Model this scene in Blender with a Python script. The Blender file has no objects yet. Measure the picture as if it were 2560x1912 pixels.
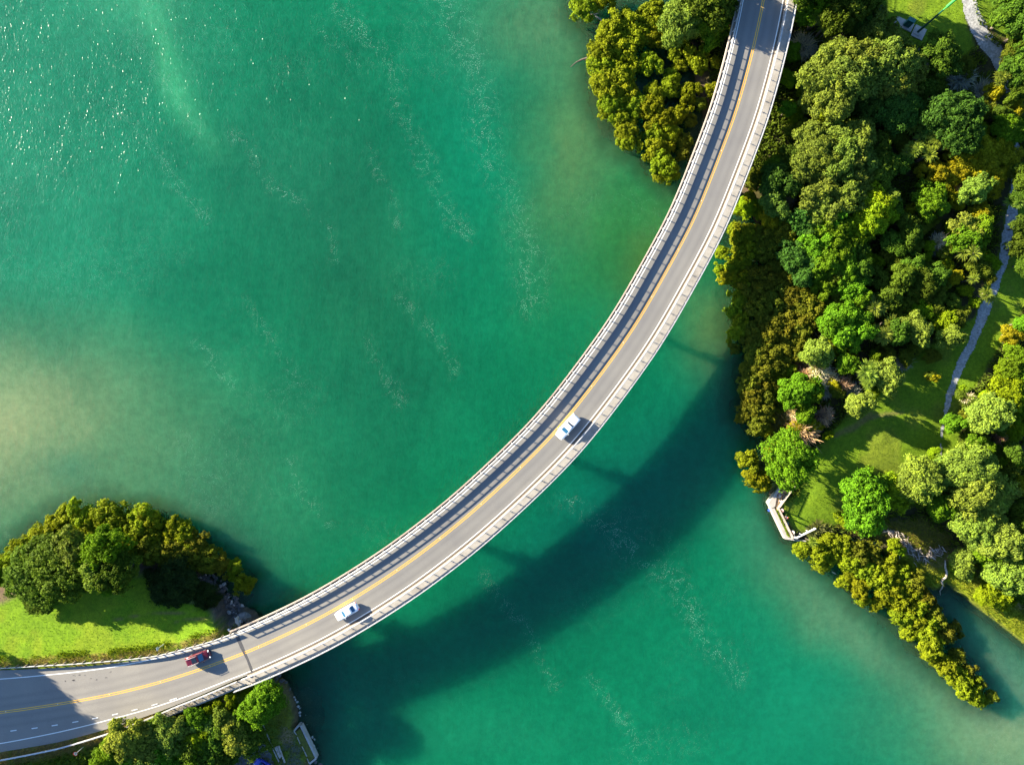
import bpy, bmesh, math, random
import numpy as np
from mathutils import Vector, Matrix
R0 = np.random.default_rng(7); random.seed(7)
SC = bpy.context.scene; COL = SC.collection

# ------------------------------------------------------------------ camera, sky, sun, exposure
CAM_H = 133.0; F_PX = 1687.0
cam_d = bpy.data.cameras.new('camera'); cam = bpy.data.objects.new('camera', cam_d); COL.objects.link(cam)
cam.location = (0, 0, CAM_H); cam_d.sensor_width = 36.0; cam_d.lens = 36.0*F_PX/2560.0
cam_d.clip_end = 4000; cam_d.clip_start = 0.5; SC.camera = cam
SUN_EL = 16.0; SUN_DIR = Vector((0.912, -0.410, 0)).normalized()      # the way the light travels over the ground
w = bpy.data.worlds.new('World'); SC.world = w; w.use_nodes = True
nt = w.node_tree; nt.nodes.clear()
wo = nt.nodes.new('ShaderNodeOutputWorld'); bg = nt.nodes.new('ShaderNodeBackground'); sk = nt.nodes.new('ShaderNodeTexSky')
sk.sky_type = 'NISHITA'; sk.sun_disc = False; sk.sun_elevation = math.radians(SUN_EL)
sk.sun_rotation = math.atan2(-SUN_DIR.x, -SUN_DIR.y)
sk.air_density = 1.0; sk.dust_density = 0.6; sk.ozone_density = 5.0
bg.inputs['Strength'].default_value = 0.068
nt.links.new(sk.outputs[0], bg.inputs[0]); nt.links.new(bg.outputs[0], wo.inputs[0])
sun_d = bpy.data.lights.new('sun', 'SUN'); sun = bpy.data.objects.new('sun', sun_d); COL.objects.link(sun)
sun_d.energy = 5.0; sun_d.angle = math.radians(0.55); sun_d.color = (1.0, 0.88, 0.66)
e = math.radians(SUN_EL)
sun.rotation_euler = Vector((SUN_DIR.x*math.cos(e), SUN_DIR.y*math.cos(e), -math.sin(e))).to_track_quat('-Z', 'Y').to_euler()
sun.location = (-80, 40, 60)
SC.view_settings.view_transform = 'Standard'; SC.view_settings.look = 'None'
SC.view_settings.exposure = 2.44; SC.view_settings.gamma = 1.0; SC.view_settings.use_curve_mapping = False
SC.render.engine = 'CYCLES'
cy = SC.cycles; cy.use_denoising = True; cy.max_bounces = 6; cy.diffuse_bounces = 2; cy.glossy_bounces = 2
cy.transmission_bounces = 3; cy.transparent_max_bounces = 6; cy.caustics_reflective = False; cy.caustics_refractive = False
cy.sample_clamp_indirect = 4.0; cy.sample_clamp_direct = 1.6

# ------------------------------------------------------------------ helpers
def P(px, py, z=0.0):
    s = (CAM_H - z)/F_PX
    return Vector(((px - 1280)*s, (956 - py)*s, z))
def P2(pts, z=0.0): return np.array([tuple(P(a, b, z))[:2] for a, b in pts])

def tag(o, label=None, cat=None, group=None, kind=None):
    if label: o['label'] = label
    if cat: o['category'] = cat
    if group: o['group'] = group
    if kind: o['kind'] = kind
    return o
def empty(name, loc=(0, 0, 0), rz=0.0, parent=None):
    o = bpy.data.objects.new(name, None); COL.objects.link(o); o.location = loc; o.rotation_euler = (0, 0, rz)
    o.empty_display_size = 0.2; o.parent = parent
    return o
def link(name, me, parent=None):
    o = bpy.data.objects.new(name, me); COL.objects.link(o); o.parent = parent
    return o
def mesh(name, v, f, mats, smooth=False):
    me = bpy.data.meshes.new(name)
    me.from_pydata([tuple(a) for a in v], [], [tuple(a) for a in f])
    for m in (mats if isinstance(mats, (list, tuple)) else [mats]):
        me.materials.append(m)
    if smooth: me.shade_smooth()
    me.update()
    return me
def quads(name, v, nf, mat, k=4):
    """v: (nf*k,3) array, each k verts one face"""
    me = bpy.data.meshes.new(name)
    me.vertices.add(len(v)); me.vertices.foreach_set('co', np.ascontiguousarray(v, dtype=np.float32).ravel())
    me.loops.add(nf*k); me.loops.foreach_set('vertex_index', np.arange(nf*k, dtype=np.int32))
    me.polygons.add(nf); me.polygons.foreach_set('loop_start', np.arange(0, nf*k, k, dtype=np.int32))
    me.materials.append(mat); me.update(calc_edges=True)
    return me
def obj(name, v, f, mat, parent=None, smooth=False):
    return link(name, mesh(name, v, f, mat, smooth), parent)
class MB:
    """collects simple solids into one mesh"""
    def __init__(s): s.v = []; s.f = []
    def add(s, v, f):
        n = len(s.v); s.v += [tuple(a) for a in v]; s.f += [tuple(i + n for i in q) for q in f]; return s
    def box(s, c, d, rz=0.0, taper=1.0):
        cx, cy_, cz = c; dx, dy, dz = d[0]/2, d[1]/2, d[2]/2; ca, sa = math.cos(rz), math.sin(rz); v = []
        for k, z in ((1, -dz), (taper, dz)):
            for a, b in ((-dx, -dy), (dx, -dy), (dx, dy), (-dx, dy)):
                a *= k; b *= k; v.append((cx + a*ca - b*sa, cy_ + a*sa + b*ca, cz + z))
        return s.add(v, [(3, 2, 1, 0), (4, 5, 6, 7), (0, 1, 5, 4), (1, 2, 6, 5), (2, 3, 7, 6), (3, 0, 4, 7)])
    def tube(s, pts, rad, n=6, cap=True):
        pts = [Vector(p) for p in pts]
        rads = rad if isinstance(rad, (list, tuple)) else [rad]*len(pts); v = []; f = []
        ref = Vector((0, 0, 1))
        for i, p in enumerate(pts):
            t = (pts[min(i + 1, len(pts) - 1)] - pts[max(i - 1, 0)]).normalized()
            if abs(t.dot(ref)) > 0.95: ref = Vector((1, 0.2, 0)).normalized()
            a = t.cross(ref).normalized(); b = t.cross(a).normalized()
            for k in range(n):
                th = 2*math.pi*k/n; v.append(p + (a*math.cos(th) + b*math.sin(th))*rads[i])
        for i in range(len(pts) - 1):
            for k in range(n):
                f.append((i*n + k, i*n + (k + 1) % n, (i + 1)*n + (k + 1) % n, (i + 1)*n + k))
        if cap: f.append(tuple(range(n - 1, -1, -1))); f.append(tuple(range((len(pts) - 1)*n, len(pts)*n)))
        return s.add(v, f)
    def prism(s, poly, z0, z1):
        n = len(poly); v = [(a, b, z0) for a, b in poly] + [(a, b, z1) for a, b in poly]
        ar = sum(poly[i][0]*poly[(i + 1) % n][1] - poly[(i + 1) % n][0]*poly[i][1] for i in range(n))
        f = [tuple(range(n - 1, -1, -1)), tuple(range(n, 2*n))] + [(i, (i + 1) % n, n + (i + 1) % n, n + i) for i in range(n)]
        if ar < 0: f = [tuple(reversed(q)) for q in f]
        return s.add(v, f)
    def build(s, name, mat, parent=None, smooth=False): return obj(name, s.v, s.f, mat, parent, smooth)

# ------------------------------------------------------------------ materials
def mat(name):
    m = bpy.data.materials.new(name); m.use_nodes = True; t = m.node_tree
    return m, t, t.nodes['Principled BSDF'], t.nodes['Material Output']
def nd(t, typ, **kw):
    n = t.nodes.new(typ)
    for k, v in kw.items():
        if k in n.inputs: n.inputs[k].default_value = v
        else: setattr(n, k, v)
    return n
def noise(t, scale, detail=4, rough=0.55, vec=None, dist=0.0):
    n = nd(t, 'ShaderNodeTexNoise', Scale=scale, Detail=detail, Roughness=rough, Distortion=dist)
    if vec is not None: t.links.new(vec, n.inputs['Vector'])
    return n.outputs['Fac']
def ramp(t, fac, stops):
    r = nd(t, 'ShaderNodeValToRGB'); el = r.color_ramp.elements
    while len(el) < len(stops): el.new(0.5)
    for x, (p, c) in zip(el, stops): x.position = p; x.color = (*c, 1) if len(c) == 3 else c
    t.links.new(fac, r.inputs[0]); return r.outputs[0]
def mixc(t, fac, a, b, mode='MIX'):
    n = nd(t, 'ShaderNodeMix', data_type='RGBA', blend_type=mode)
    for s, k in ((fac, 0), (a, 6), (b, 7)):
        if isinstance(s, (int, float)): n.inputs[k].default_value = s
        elif isinstance(s, tuple): n.inputs[k].default_value = (*s, 1)
        else: t.links.new(s, n.inputs[k])
    return n.outputs[2]
def math_(t, op, a, b=0.5, clamp=False):
    n = nd(t, 'ShaderNodeMath', operation=op, use_clamp=clamp)
    for s, k in ((a, 0), (b, 1)):
        if isinstance(s, (int, float)): n.inputs[k].default_value = s
        else: t.links.new(s, n.inputs[k])
    return n.outputs[0]
def bump(t, h, strength, dist, bs):
    n = nd(t, 'ShaderNodeBump', Strength=strength, Distance=dist); t.links.new(h, n.inputs['Height']); t.links.new(n.outputs[0], bs.inputs['Normal'])
def objco(t): return nd(t, 'ShaderNodeTexCoord').outputs['Object']
def attr(t, name, out='Fac'): return nd(t, 'ShaderNodeAttribute', attribute_name=name).outputs[out]
def rough_mat(name, c1, c2, scale=3.0, rough=0.8, bs_=0.3, metal=0.0, spec=0.3, bdist=0.03, detail=6):
    m, t, b, o = mat(name); n = noise(t, scale, detail, 0.6, objco(t))
    t.links.new(ramp(t, n, [(0.3, c1), (0.7, c2)]), b.inputs['Base Color'])
    b.inputs['Roughness'].default_value = rough; b.inputs['Metallic'].default_value = metal; b.inputs['Specular IOR Level'].default_value = spec
    if bs_: bump(t, noise(t, scale*6, 4, 0.6, objco(t)), bs_, bdist, b)
    return m
def paint(name, c, rough=0.35, metal=0.0, coat=0.0):
    m, t, b, o = mat(name); n = noise(t, 1.3, 5, 0.6, objco(t))
    t.links.new(mixc(t, n, tuple(x*0.93 for x in c), c), b.inputs['Base Color'])
    b.inputs['Roughness'].default_value = rough; b.inputs['Metallic'].default_value = metal; b.inputs['Coat Weight'].default_value = coat
    return m
M = {}
def road_mat():
    m, t, b, o = mat('asphalt'); co = objco(t)
    ac = attr(t, 'across'); g = noise(t, 9.0, 6, 0.7, co); big = noise(t, 0.12, 4, 0.55, co); fine = noise(t, 26.0, 2, 0.6, co)
    base = ramp(t, g, [(0.25, (0.150, 0.145, 0.136)), (0.75, (0.226, 0.219, 0.206))])
    base = mixc(t, 1.0, base, ramp(t, big, [(0.3, (0.86, 0.86, 0.88)), (0.7, (1.08, 1.07, 1.04))]), 'MULTIPLY')
    # tyre-polished wheel tracks, stretched along the road
    tr = None
    for c0 in (-2.6, -1.05, 1.05, 2.6):
        d = math_(t, 'ABSOLUTE', math_(t, 'SUBTRACT', ac, c0)); q = math_(t, 'SUBTRACT', 1.0, math_(t, 'DIVIDE', d, 0.62), True)
        tr = q if tr is None else math_(t, 'MAXIMUM', tr, q)
    along = attr(t, 'along'); cv = nd(t, 'ShaderNodeCombineXYZ'); t.links.new(math_(t, 'MULTIPLY', along, 17.0), cv.inputs[0]); t.links.new(ac, cv.inputs[1])
    st = noise(t, 1.6, 4, 0.6, cv.outputs[0])
    base = mixc(t, math_(t, 'MULTIPLY', math_(t, 'MULTIPLY', tr, st), 0.42), base, (0.082, 0.080, 0.083))
    pale = ramp(t, along, [(0.0, (1.16, 1.13, 1.09)), (0.30, (1.12, 1.1, 1.07)), (0.42, (1.0, 1.0, 1.0)), (1, (0.97, 0.97, 0.99))])
    # 'along' is 0..1 for the colour ramp
    t.links.new(mixc(t, 1.0, base, pale, 'MULTIPLY'), b.inputs['Base Color'])
    b.inputs['Roughness'].default_value = 0.8; b.inputs['Specular IOR Level'].default_value = 0.25
    bump(t, fine, 0.25, 0.01, b); return m
M['asphalt'] = road_mat()
def worn_paint(name, c, keep=0.36):
    m, t, b, o = mat(name); co = objco(t); n = noise(t, 7.0, 6, 0.7, co); n2 = noise(t, 0.8, 3, 0.5, co)
    k = math_(t, 'ADD', math_(t, 'MULTIPLY', n, 0.7), math_(t, 'MULTIPLY', n2, 0.3))
    t.links.new(ramp(t, k, [(keep - 0.06, tuple(x*0.45 + 0.06 for x in c)), (keep + 0.08, c)]), b.inputs['Base Color']); b.inputs['Roughness'].default_value = 0.6
    return m
M['line_white'] = worn_paint('white_road_paint', (0.72, 0.72, 0.70)); M['line_yellow'] = worn_paint('yellow_road_paint', (0.80, 0.42, 0.025))
def concrete(name, c1, c2, stain):
    m, t, b, o = mat(name); co = objco(t); n = noise(t, 1.4, 8, 0.65, co); n2 = noise(t, 0.45, 4, 0.6, co); n3 = noise(t, 12, 4, 0.6, co)
    base = ramp(t, n, [(0.25, c1), (0.75, c2)]); base = mixc(t, ramp(t, n2, [(0.5, (0, 0, 0)), (0.72, (0.55, 0.55, 0.55))]), base, stain)
    t.links.new(mixc(t, 0.25, base, ramp(t, n3, [(0.3, tuple(x*0.6 for x in c1)), (0.7, c2)])), b.inputs['Base Color'])
    b.inputs['Roughness'].default_value = 0.85; b.inputs['Specular IOR Level'].default_value = 0.2; bump(t, n3, 0.25, 0.02, b); return m
M['concrete'] = concrete('pale_concrete', (0.33, 0.30, 0.265), (0.47, 0.44, 0.40), (0.20, 0.175, 0.15))
M['footpath'] = concrete('stained_footpath_concrete', (0.25, 0.232, 0.205), (0.40, 0.375, 0.34), (0.145, 0.125, 0.105))
M['deckside'] = concrete('bridge_edge_concrete', (0.30, 0.25, 0.21), (0.44, 0.38, 0.33), (0.22, 0.16, 0.13))
M['gutter'] = rough_mat('gutter_grit', (0.075, 0.062, 0.05), (0.15, 0.125, 0.10), 4, 0.9)
M['patch'] = rough_mat('bitumen_patch', (0.05, 0.05, 0.055), (0.085, 0.083, 0.085), 6, 0.8)
M['galv'] = rough_mat('galvanised_steel', (0.33, 0.335, 0.34), (0.50, 0.505, 0.51), 2, 0.5, 0.05, 0.1, 0.4)
M['post'] = rough_mat('weathered_post', (0.16, 0.15, 0.14), (0.30, 0.29, 0.27), 5, 0.7)
M['timber'] = rough_mat('grey_timber', (0.11, 0.085, 0.06), (0.23, 0.19, 0.145), 6, 0.85)
M['deckwood'] = rough_mat('bleached_timber', (0.36, 0.30, 0.23), (0.55, 0.48, 0.40), 4, 0.8)
M['drift'] = rough_mat('driftwood', (0.28, 0.23, 0.185), (0.56, 0.49, 0.42), 4, 0.85)
M['bark'] = rough_mat('bark', (0.07, 0.055, 0.042), (0.17, 0.14, 0.115), 5, 0.9, 0.6)
M['rock'] = rough_mat('dark_basalt', (0.05, 0.05, 0.053), (0.155, 0.15, 0.148), 2.0, 0.85, 0.6, 0, 0.3, 0.06)
M['rockpale'] = rough_mat('pale_boulder', (0.22, 0.215, 0.21), (0.50, 0.49, 0.47), 2.0, 0.85, 0.5, 0, 0.3, 0.06)
M['rockwet'] = rough_mat('weedy_stone', (0.05, 0.055, 0.03), (0.15, 0.12, 0.07), 1.5, 0.7, 0.4)
M['gravel'] = None
M['white'] = paint('white_car_paint', (0.80, 0.80, 0.80), 0.3, 0, 0.5); M['maroon'] = paint('maroon_car_paint', (0.105, 0.006, 0.015), 0.28, 0.3, 0.8)
M['blue'] = paint('blue_car_paint', (0.008, 0.035, 0.42), 0.25, 0.1, 0.8)
M['tyre'] = paint('tyre_rubber', (0.02, 0.02, 0.02), 0.8); M['rim'] = paint('alloy', (0.5, 0.5, 0.52), 0.35, 0.8)
M['trim'] = paint('black_trim', (0.018, 0.018, 0.02), 0.45); M['chrome'] = paint('silver_roof_bar', (0.75, 0.75, 0.76), 0.25, 0.7)
def glass(name, c):
    m, t, b, o = mat(name); b.inputs['Base Color'].default_value = (*c, 1); b.inputs['Roughness'].default_value = 0.06; b.inputs['Specular IOR Level'].default_value = 0.9
    b.inputs['Coat Weight'].default_value = 0.6; b.inputs['Coat Roughness'].default_value = 0.03; return m
M['glass'] = glass('sky_blue_glass', (0.012, 0.075, 0.15)); M['glassdark'] = glass('dark_glass', (0.008, 0.012, 0.016))  # first glass carries the sky's reflection in its blue base colour
M['lampred'] = paint('tail_lamp', (0.4, 0.015, 0.01), 0.2); M['lampwhite'] = paint('head_lamp', (0.75, 0.78, 0.8), 0.1)
M['signwhite'] = paint('white_sign_face', (0.8, 0.8, 0.8), 0.4); M['signred'] = paint('red_sign_ring', (0.55, 0.01, 0.03), 0.4); M['signblack'] = paint('black_sign_lettering', (0.02, 0.02, 0.025), 0.4)
M['signblue'] = paint('pale_blue_sign_back', (0.40, 0.48, 0.58), 0.4, 0.4)
M['poleshaded'] = paint('shaded_green_pole_paint', (0.010, 0.075, 0.045), 0.45); M['polesunlit'] = paint('sunlit_green_pole_paint', (0.06, 0.42, 0.09), 0.45)  # one green pole, its shaded foot and sunlit top put into two colours
M['cabinet'] = paint('teal_cabinet_paint', (0.012, 0.12, 0.10), 0.5)
M['skin'] = paint('skin', (0.45, 0.25, 0.17), 0.6); M['hair'] = paint('dark_hair', (0.02, 0.014, 0.01), 0.7)
for n_, c_ in (('pinkshirt', (0.55, 0.32, 0.33)), ('navyshirt', (0.02, 0.025, 0.06)), ('whiteshirt', (0.70, 0.62, 0.58)), ('jeans', (0.05, 0.07, 0.13)), ('darkpants', (0.025, 0.025, 0.03)), ('redcap', (0.35, 0.02, 0.03)), ('bagblue', (0.06, 0.16, 0.5)), ('bagwhite', (0.7, 0.72, 0.76)), ('bucketblue', (0.01, 0.08, 0.65))):
    M[n_] = paint(n_, c_, 0.7)

# foliage: one material, tinted by each plant's own colour
def leaf_mat():
    m, t, b, o = mat('foliage'); oi = nd(t, 'ShaderNodeObjectInfo'); lc = attr(t, 'leafvar')
    rnd = oi.outputs['Random']
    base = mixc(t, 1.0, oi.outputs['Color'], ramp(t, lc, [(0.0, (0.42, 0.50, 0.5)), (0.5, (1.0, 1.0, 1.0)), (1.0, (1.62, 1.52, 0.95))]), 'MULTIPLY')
    hs = nd(t, 'ShaderNodeHueSaturation'); t.links.new(base, hs.inputs['Color'])
    t.links.new(math_(t, 'ADD', math_(t, 'MULTIPLY', rnd, 0.035), 0.4825), hs.inputs['Hue'])
    t.links.new(math_(t, 'ADD', math_(t, 'MULTIPLY', rnd, 0.3), 0.85), hs.inputs['Value'])
    t.links.new(hs.outputs[0], b.inputs['Base Color']); b.inputs['Roughness'].default_value = 0.6; b.inputs['Specular IOR Level'].default_value = 0.03
    tr = nd(t, 'ShaderNodeBsdfTranslucent'); t.links.new(mixc(t, 1.0, hs.outputs[0], (1.15, 1.25, 0.6), 'MULTIPLY'), tr.inputs[0])
    mx = nd(t, 'ShaderNodeMixShader'); mx.inputs[0].default_value = 0.30
    t.links.new(b.outputs[0], mx.inputs[1]); t.links.new(tr.outputs[0], mx.inputs[2]); t.links.new(mx.outputs[0], o.inputs[0]); return m
M['leaf'] = leaf_mat()

# ------------------------------------------------------------------ road centre line (pixel -> place at deck height)
CL = [(-420, 1822), (-260, 1806), (-130, 1794), (0, 1780.4), (133, 1761.4), (271.5, 1737), (420, 1699.7), (560, 1651), (629.5, 1624.2), (747.3, 1570.7), (843.3, 1520),
      (987.4, 1430), (1100, 1346), (1190.6, 1271.6), (1320.6, 1150), (1406, 1059.5), (1491.3, 950), (1581.3, 825), (1647, 711.7), (1708.8, 600), (1745, 525),
      (1777.6, 444.3), (1832.9, 300), (1855.7, 225), (1883.8, 119.8), (1909, 0), (1926, -110), (1940, -220), (1952, -330)]
def zroad(px): return float(np.interp(px, [-420, 0, 420, 620, 900, 1300], [5.2, 5.4, 5.8, 6.3, 7.2, 8.0]))
ctrl = np.array([tuple(P(a, b, zroad(a))) for a, b in CL])
def catmull(c, n=24):
    out = []
    for i in range(1, len(c) - 2):
        p0, p1, p2, p3 = c[i - 1:i + 3]
        d1 = np.linalg.norm(p2 - p1); 
        t0 = 0; t1 = np.linalg.norm(p1 - p0)**0.5; t2 = t1 + d1**0.5; t3 = t2 + np.linalg.norm(p3 - p2)**0.5
        for u in np.linspace(t1, t2, n, endpoint=False):
            A1 = (t1 - u)/(t1 - t0)*p0 + (u - t0)/(t1 - t0)*p1; A2 = (t2 - u)/(t2 - t1)*p1 + (u - t1)/(t2 - t1)*p2; A3 = (t3 - u)/(t3 - t2)*p2 + (u - t2)/(t3 - t2)*p3
            B1 = (t2 - u)/(t2 - t0)*A1 + (u - t0)/(t2 - t0)*A2; B2 = (t3 - u)/(t3 - t1)*A2 + (u - t1)/(t3 - t1)*A3
            out.append((t2 - u)/(t2 - t1)*B1 + (u - t1)/(t2 - t1)*B2)
    return np.array(out)
dense = catmull(ctrl); ker = np.ones(31)/31
sm = np.stack([np.convolve(np.pad(dense[:, k], 15, mode='edge'), ker, 'valid') for k in range(3)], 1); sm[:15] = dense[:15]; sm[-15:] = dense[-15:]
seg = np.r_[0, np.cumsum(np.linalg.norm(np.diff(sm[:, :2], axis=0), axis=1))]
LEN = seg[-1]; ST = np.arange(0, LEN, 1.0)
C = np.stack([np.interp(ST, seg, sm[:, k]) for k in range(3)], 1)               # stations every metre
T = np.gradient(C[:, :2], axis=0); T /= np.linalg.norm(T, axis=1)[:, None]
N = np.stack([T[:, 1], -T[:, 0]], 1)                                            # to the right-hand side of the picture's bridge (lower right)
CPX = C[:, 0]*F_PX/(CAM_H - C[:, 2]) + 1280                                     # picture x of every station
def off(tab): return np.interp(CPX, [a for a, _ in tab], [b for _, b in tab])
def station(px): return int(np.argmin(np.abs(CPX - px)))
S_AB = station(618); S_END = len(ST)
EDGE_L = off([(-300, 7.4), (0, 6.3), (133, 5.75), (270, 5.1), (420, 4.45), (560, 3.7), (640, 3.65)]); EDGE_R = off([(-300, 6.6), (0, 5.8), (133, 5.25), (270, 4.55), (420, 4.1), (560, 3.65), (640, 3.6)])
ASP_L = off([(-300, 10), (0, 8.0), (133, 7.0), (270, 5.8), (420, 4.75), (560, 4.15), (640, 4.15)]); ASP_R = off([(-300, 9.5), (0, 7.4), (133, 7.1), (270, 6.1), (420, 5.0), (560, 4.15), (640, 4.0)])
RAIL_L = off([(-300, 10.5), (0, 8.6), (133, 7.75), (270, 6.6), (420, 5.0), (560, 4.3), (640, 4.25)]); RAIL_R = off([(-300, 10.6), (0, 8.6), (133, 8.0), (270, 6.75), (420, 5.1), (560, 4.35), (640, 4.3)])

def sweep(name, a, b, o, prof, m, parent=None, closed=True, dz=0.0, step=1):
    """profile [(lateral, z)] carried along stations a..b at lateral offset o (array or number)"""
    idx = list(range(a, b, step)); 
    if idx[-1] != b - 1: idx.append(b - 1)
    o = np.broadcast_to(o, len(C)); n = len(prof); v = []; f = []
    for i in idx:
        for q, z in prof:
            v.append((C[i, 0] + N[i, 0]*(o[i] + q), C[i, 1] + N[i, 1]*(o[i] + q), C[i, 2] + dz + z))
    for i in range(len(idx) - 1):
        for k in range(n if closed else n - 1):
            k2 = (k + 1) % n; f.append((i*n + k, i*n + k2, (i + 1)*n + k2, (i + 1)*n + k))
    if closed: f.append(tuple(range(n - 1, -1, -1))); f.append(tuple(range((len(idx) - 1)*n, len(idx)*n)))
    o_ = obj(name, v, f, m, parent)
    bm = bmesh.new(); bm.from_mesh(o_.data); bmesh.ops.recalc_face_normals(bm, faces=bm.faces); bm.to_mesh(o_.data); bm.free()
    return o_
def ribbon(name, a, b, oL, oR, dz, m, parent=None, cols=1):
    oL = np.broadcast_to(oL, len(C)); oR = np.broadcast_to(oR, len(C)); v = []; f = []; ac = []; al = []
    for i in range(a, b):
        for k in range(cols + 1):
            q = oL[i] + (oR[i] - oL[i])*k/cols
            v.append((C[i, 0] + N[i, 0]*q, C[i, 1] + N[i, 1]*q, C[i, 2] + dz)); ac.append(q); al.append(ST[i])
    for i in range(b - a - 1):
        for k in range(cols):
            j = i*(cols + 1) + k; f.append((j, j + cols + 1, j + cols + 2, j + 1))
    me = mesh(name, v, f, m)
    for nm, arr in (('across', ac), ('along', np.array(al)/ST[-1])):
        A = me.attributes.new(nm, 'FLOAT', 'POINT'); A.data.foreach_set('value', np.array(arr, dtype=np.float32))
    o_ = link(name, me, parent)
    if me.polygons[0].normal.z < 0: me.flip_normals()
    return o_

# ------------------------------------------------------------------ ground and water
def vnoise(x, y, s, seed=0):
    r = np.random.default_rng(seed); L = r.random((256, 256)); a = x/s; b = y/s; i = np.floor(a).astype(int); j = np.floor(b).astype(int)
    u = a - i; v = b - j; u = u*u*(3 - 2*u); v = v*v*(3 - 2*v); g = lambda p, q: L[p % 256, q % 256]
    return (g(i, j)*(1 - u) + g(i + 1, j)*u)*(1 - v) + (g(i, j + 1)*(1 - u) + g(i + 1, j + 1)*u)*v
def fbm(x, y, s, seed=0, o=4): return sum(vnoise(x, y, s/2**k, seed + k)*0.5**k for k in range(o))/sum(0.5**k for k in range(o))
def sdist(x, y, poly):
    """signed distance, positive inside"""
    d = np.full(x.shape, 1e9); ins = np.zeros(x.shape, bool); n = len(poly)
    for k in range(n):
        ax, ay = poly[k]; bx, by = poly[(k + 1) % n]; ex, ey = bx - ax, by - ay; L = ex*ex + ey*ey + 1e-12
        t = np.clip(((x - ax)*ex + (y - ay)*ey)/L, 0, 1); d = np.minimum(d, (x - ax - t*ex)**2 + (y - ay - t*ey)**2)
        c = ((ay > y) != (by > y)); ins ^= c & (x < (bx - ax)*(y - ay)/(by - ay + 1e-12) + ax)
    return np.where(ins, 1, -1)*np.sqrt(d)
def ldist(x, y, pts, ws=None):
    """distance to a polyline, minus its width there"""
    d = np.full(x.shape, 1e9)
    for k in range(len(pts) - 1):
        (ax, ay), (bx, by) = pts[k], pts[k + 1]; ex, ey = bx - ax, by - ay
        t = np.clip(((x - ax)*ex + (y - ay)*ey)/(ex*ex + ey*ey + 1e-12), 0, 1); q = np.hypot(x - ax - t*ex, y - ay - t*ey)
        if ws is not None: q = q - (ws[k] + t*(ws[k + 1] - ws[k]))
        d = np.minimum(d, q)
    return d
SHORE_R = P2([(1690, -900), (1695, -60), (1690, 60), (1728, 150), (1750, 260), (1785, 360), (1838, 450), (1890, 560), (1930, 640), (1962, 740), (1985, 820), (1988, 900), (1960, 985), (1932, 1040), (1914, 1110), (1912, 1180), (1926, 1240),
              (1924, 1262), (1966, 1345), (2012, 1350), (2060, 1343), (2100, 1334), (2135, 1342), (2195, 1356), (2222, 1398), (2258, 1432), (2298, 1462), (2342, 1474), (2366, 1456), (2408, 1488), (2450, 1523), (2500, 1560), (2560, 1608),
              (2700, 1720), (3200, 2100), (9000, 4000), (9000, -6000), (1690, -6000)])
SHORE_L = P2([(-9000, 1700), (-300, 1490), (-60, 1470), (20, 1462), (70, 1440), (140, 1398), (220, 1380), (330, 1385), (420, 1402), (480, 1424), (528, 1446), (556, 1474), (580, 1506), (606, 1534), (640, 1560), (672, 1600), (690, 1650), (697, 1690),
              (716, 1704), (735, 1742), (746, 1785), (742, 1806), (750, 1812), (788, 1893), (770, 1912), (790, 2010), (820, 2200), (700, 6000), (-9000, 6000)])
MUD = [P2([(1425, -60), (1440, 40), (1478, 90), (1484, 150), (1482, 215), (1500, 285), (1530, 340), (1570, 370), (1600, 385), (1640, 435), (1665, 455), (1760, 330), (1740, 150), (1690, 0), (1690, -60)]),
       P2([(1800, 540), (1840, 640), (1840, 780), (1850, 880), (1850, 1040), (1895, 1090), (1930, 1040), (1985, 900), (1960, 740), (1890, 560)]),
       P2([(2000, 1352), (2080, 1430), (2200, 1540), (2290, 1620), (2420, 1740), (2470, 1762), (2440, 1680), (2340, 1540), (2240, 1440), (2130, 1350)]),
       P2([(-100, 1475), (0, 1420), (60, 1350), (150, 1290), (260, 1260), (400, 1290), (520, 1390), (620, 1450), (600, 1500), (540, 1440), (420, 1395), (200, 1375), (60, 1440)])]
S_LAND = station(612)
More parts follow.
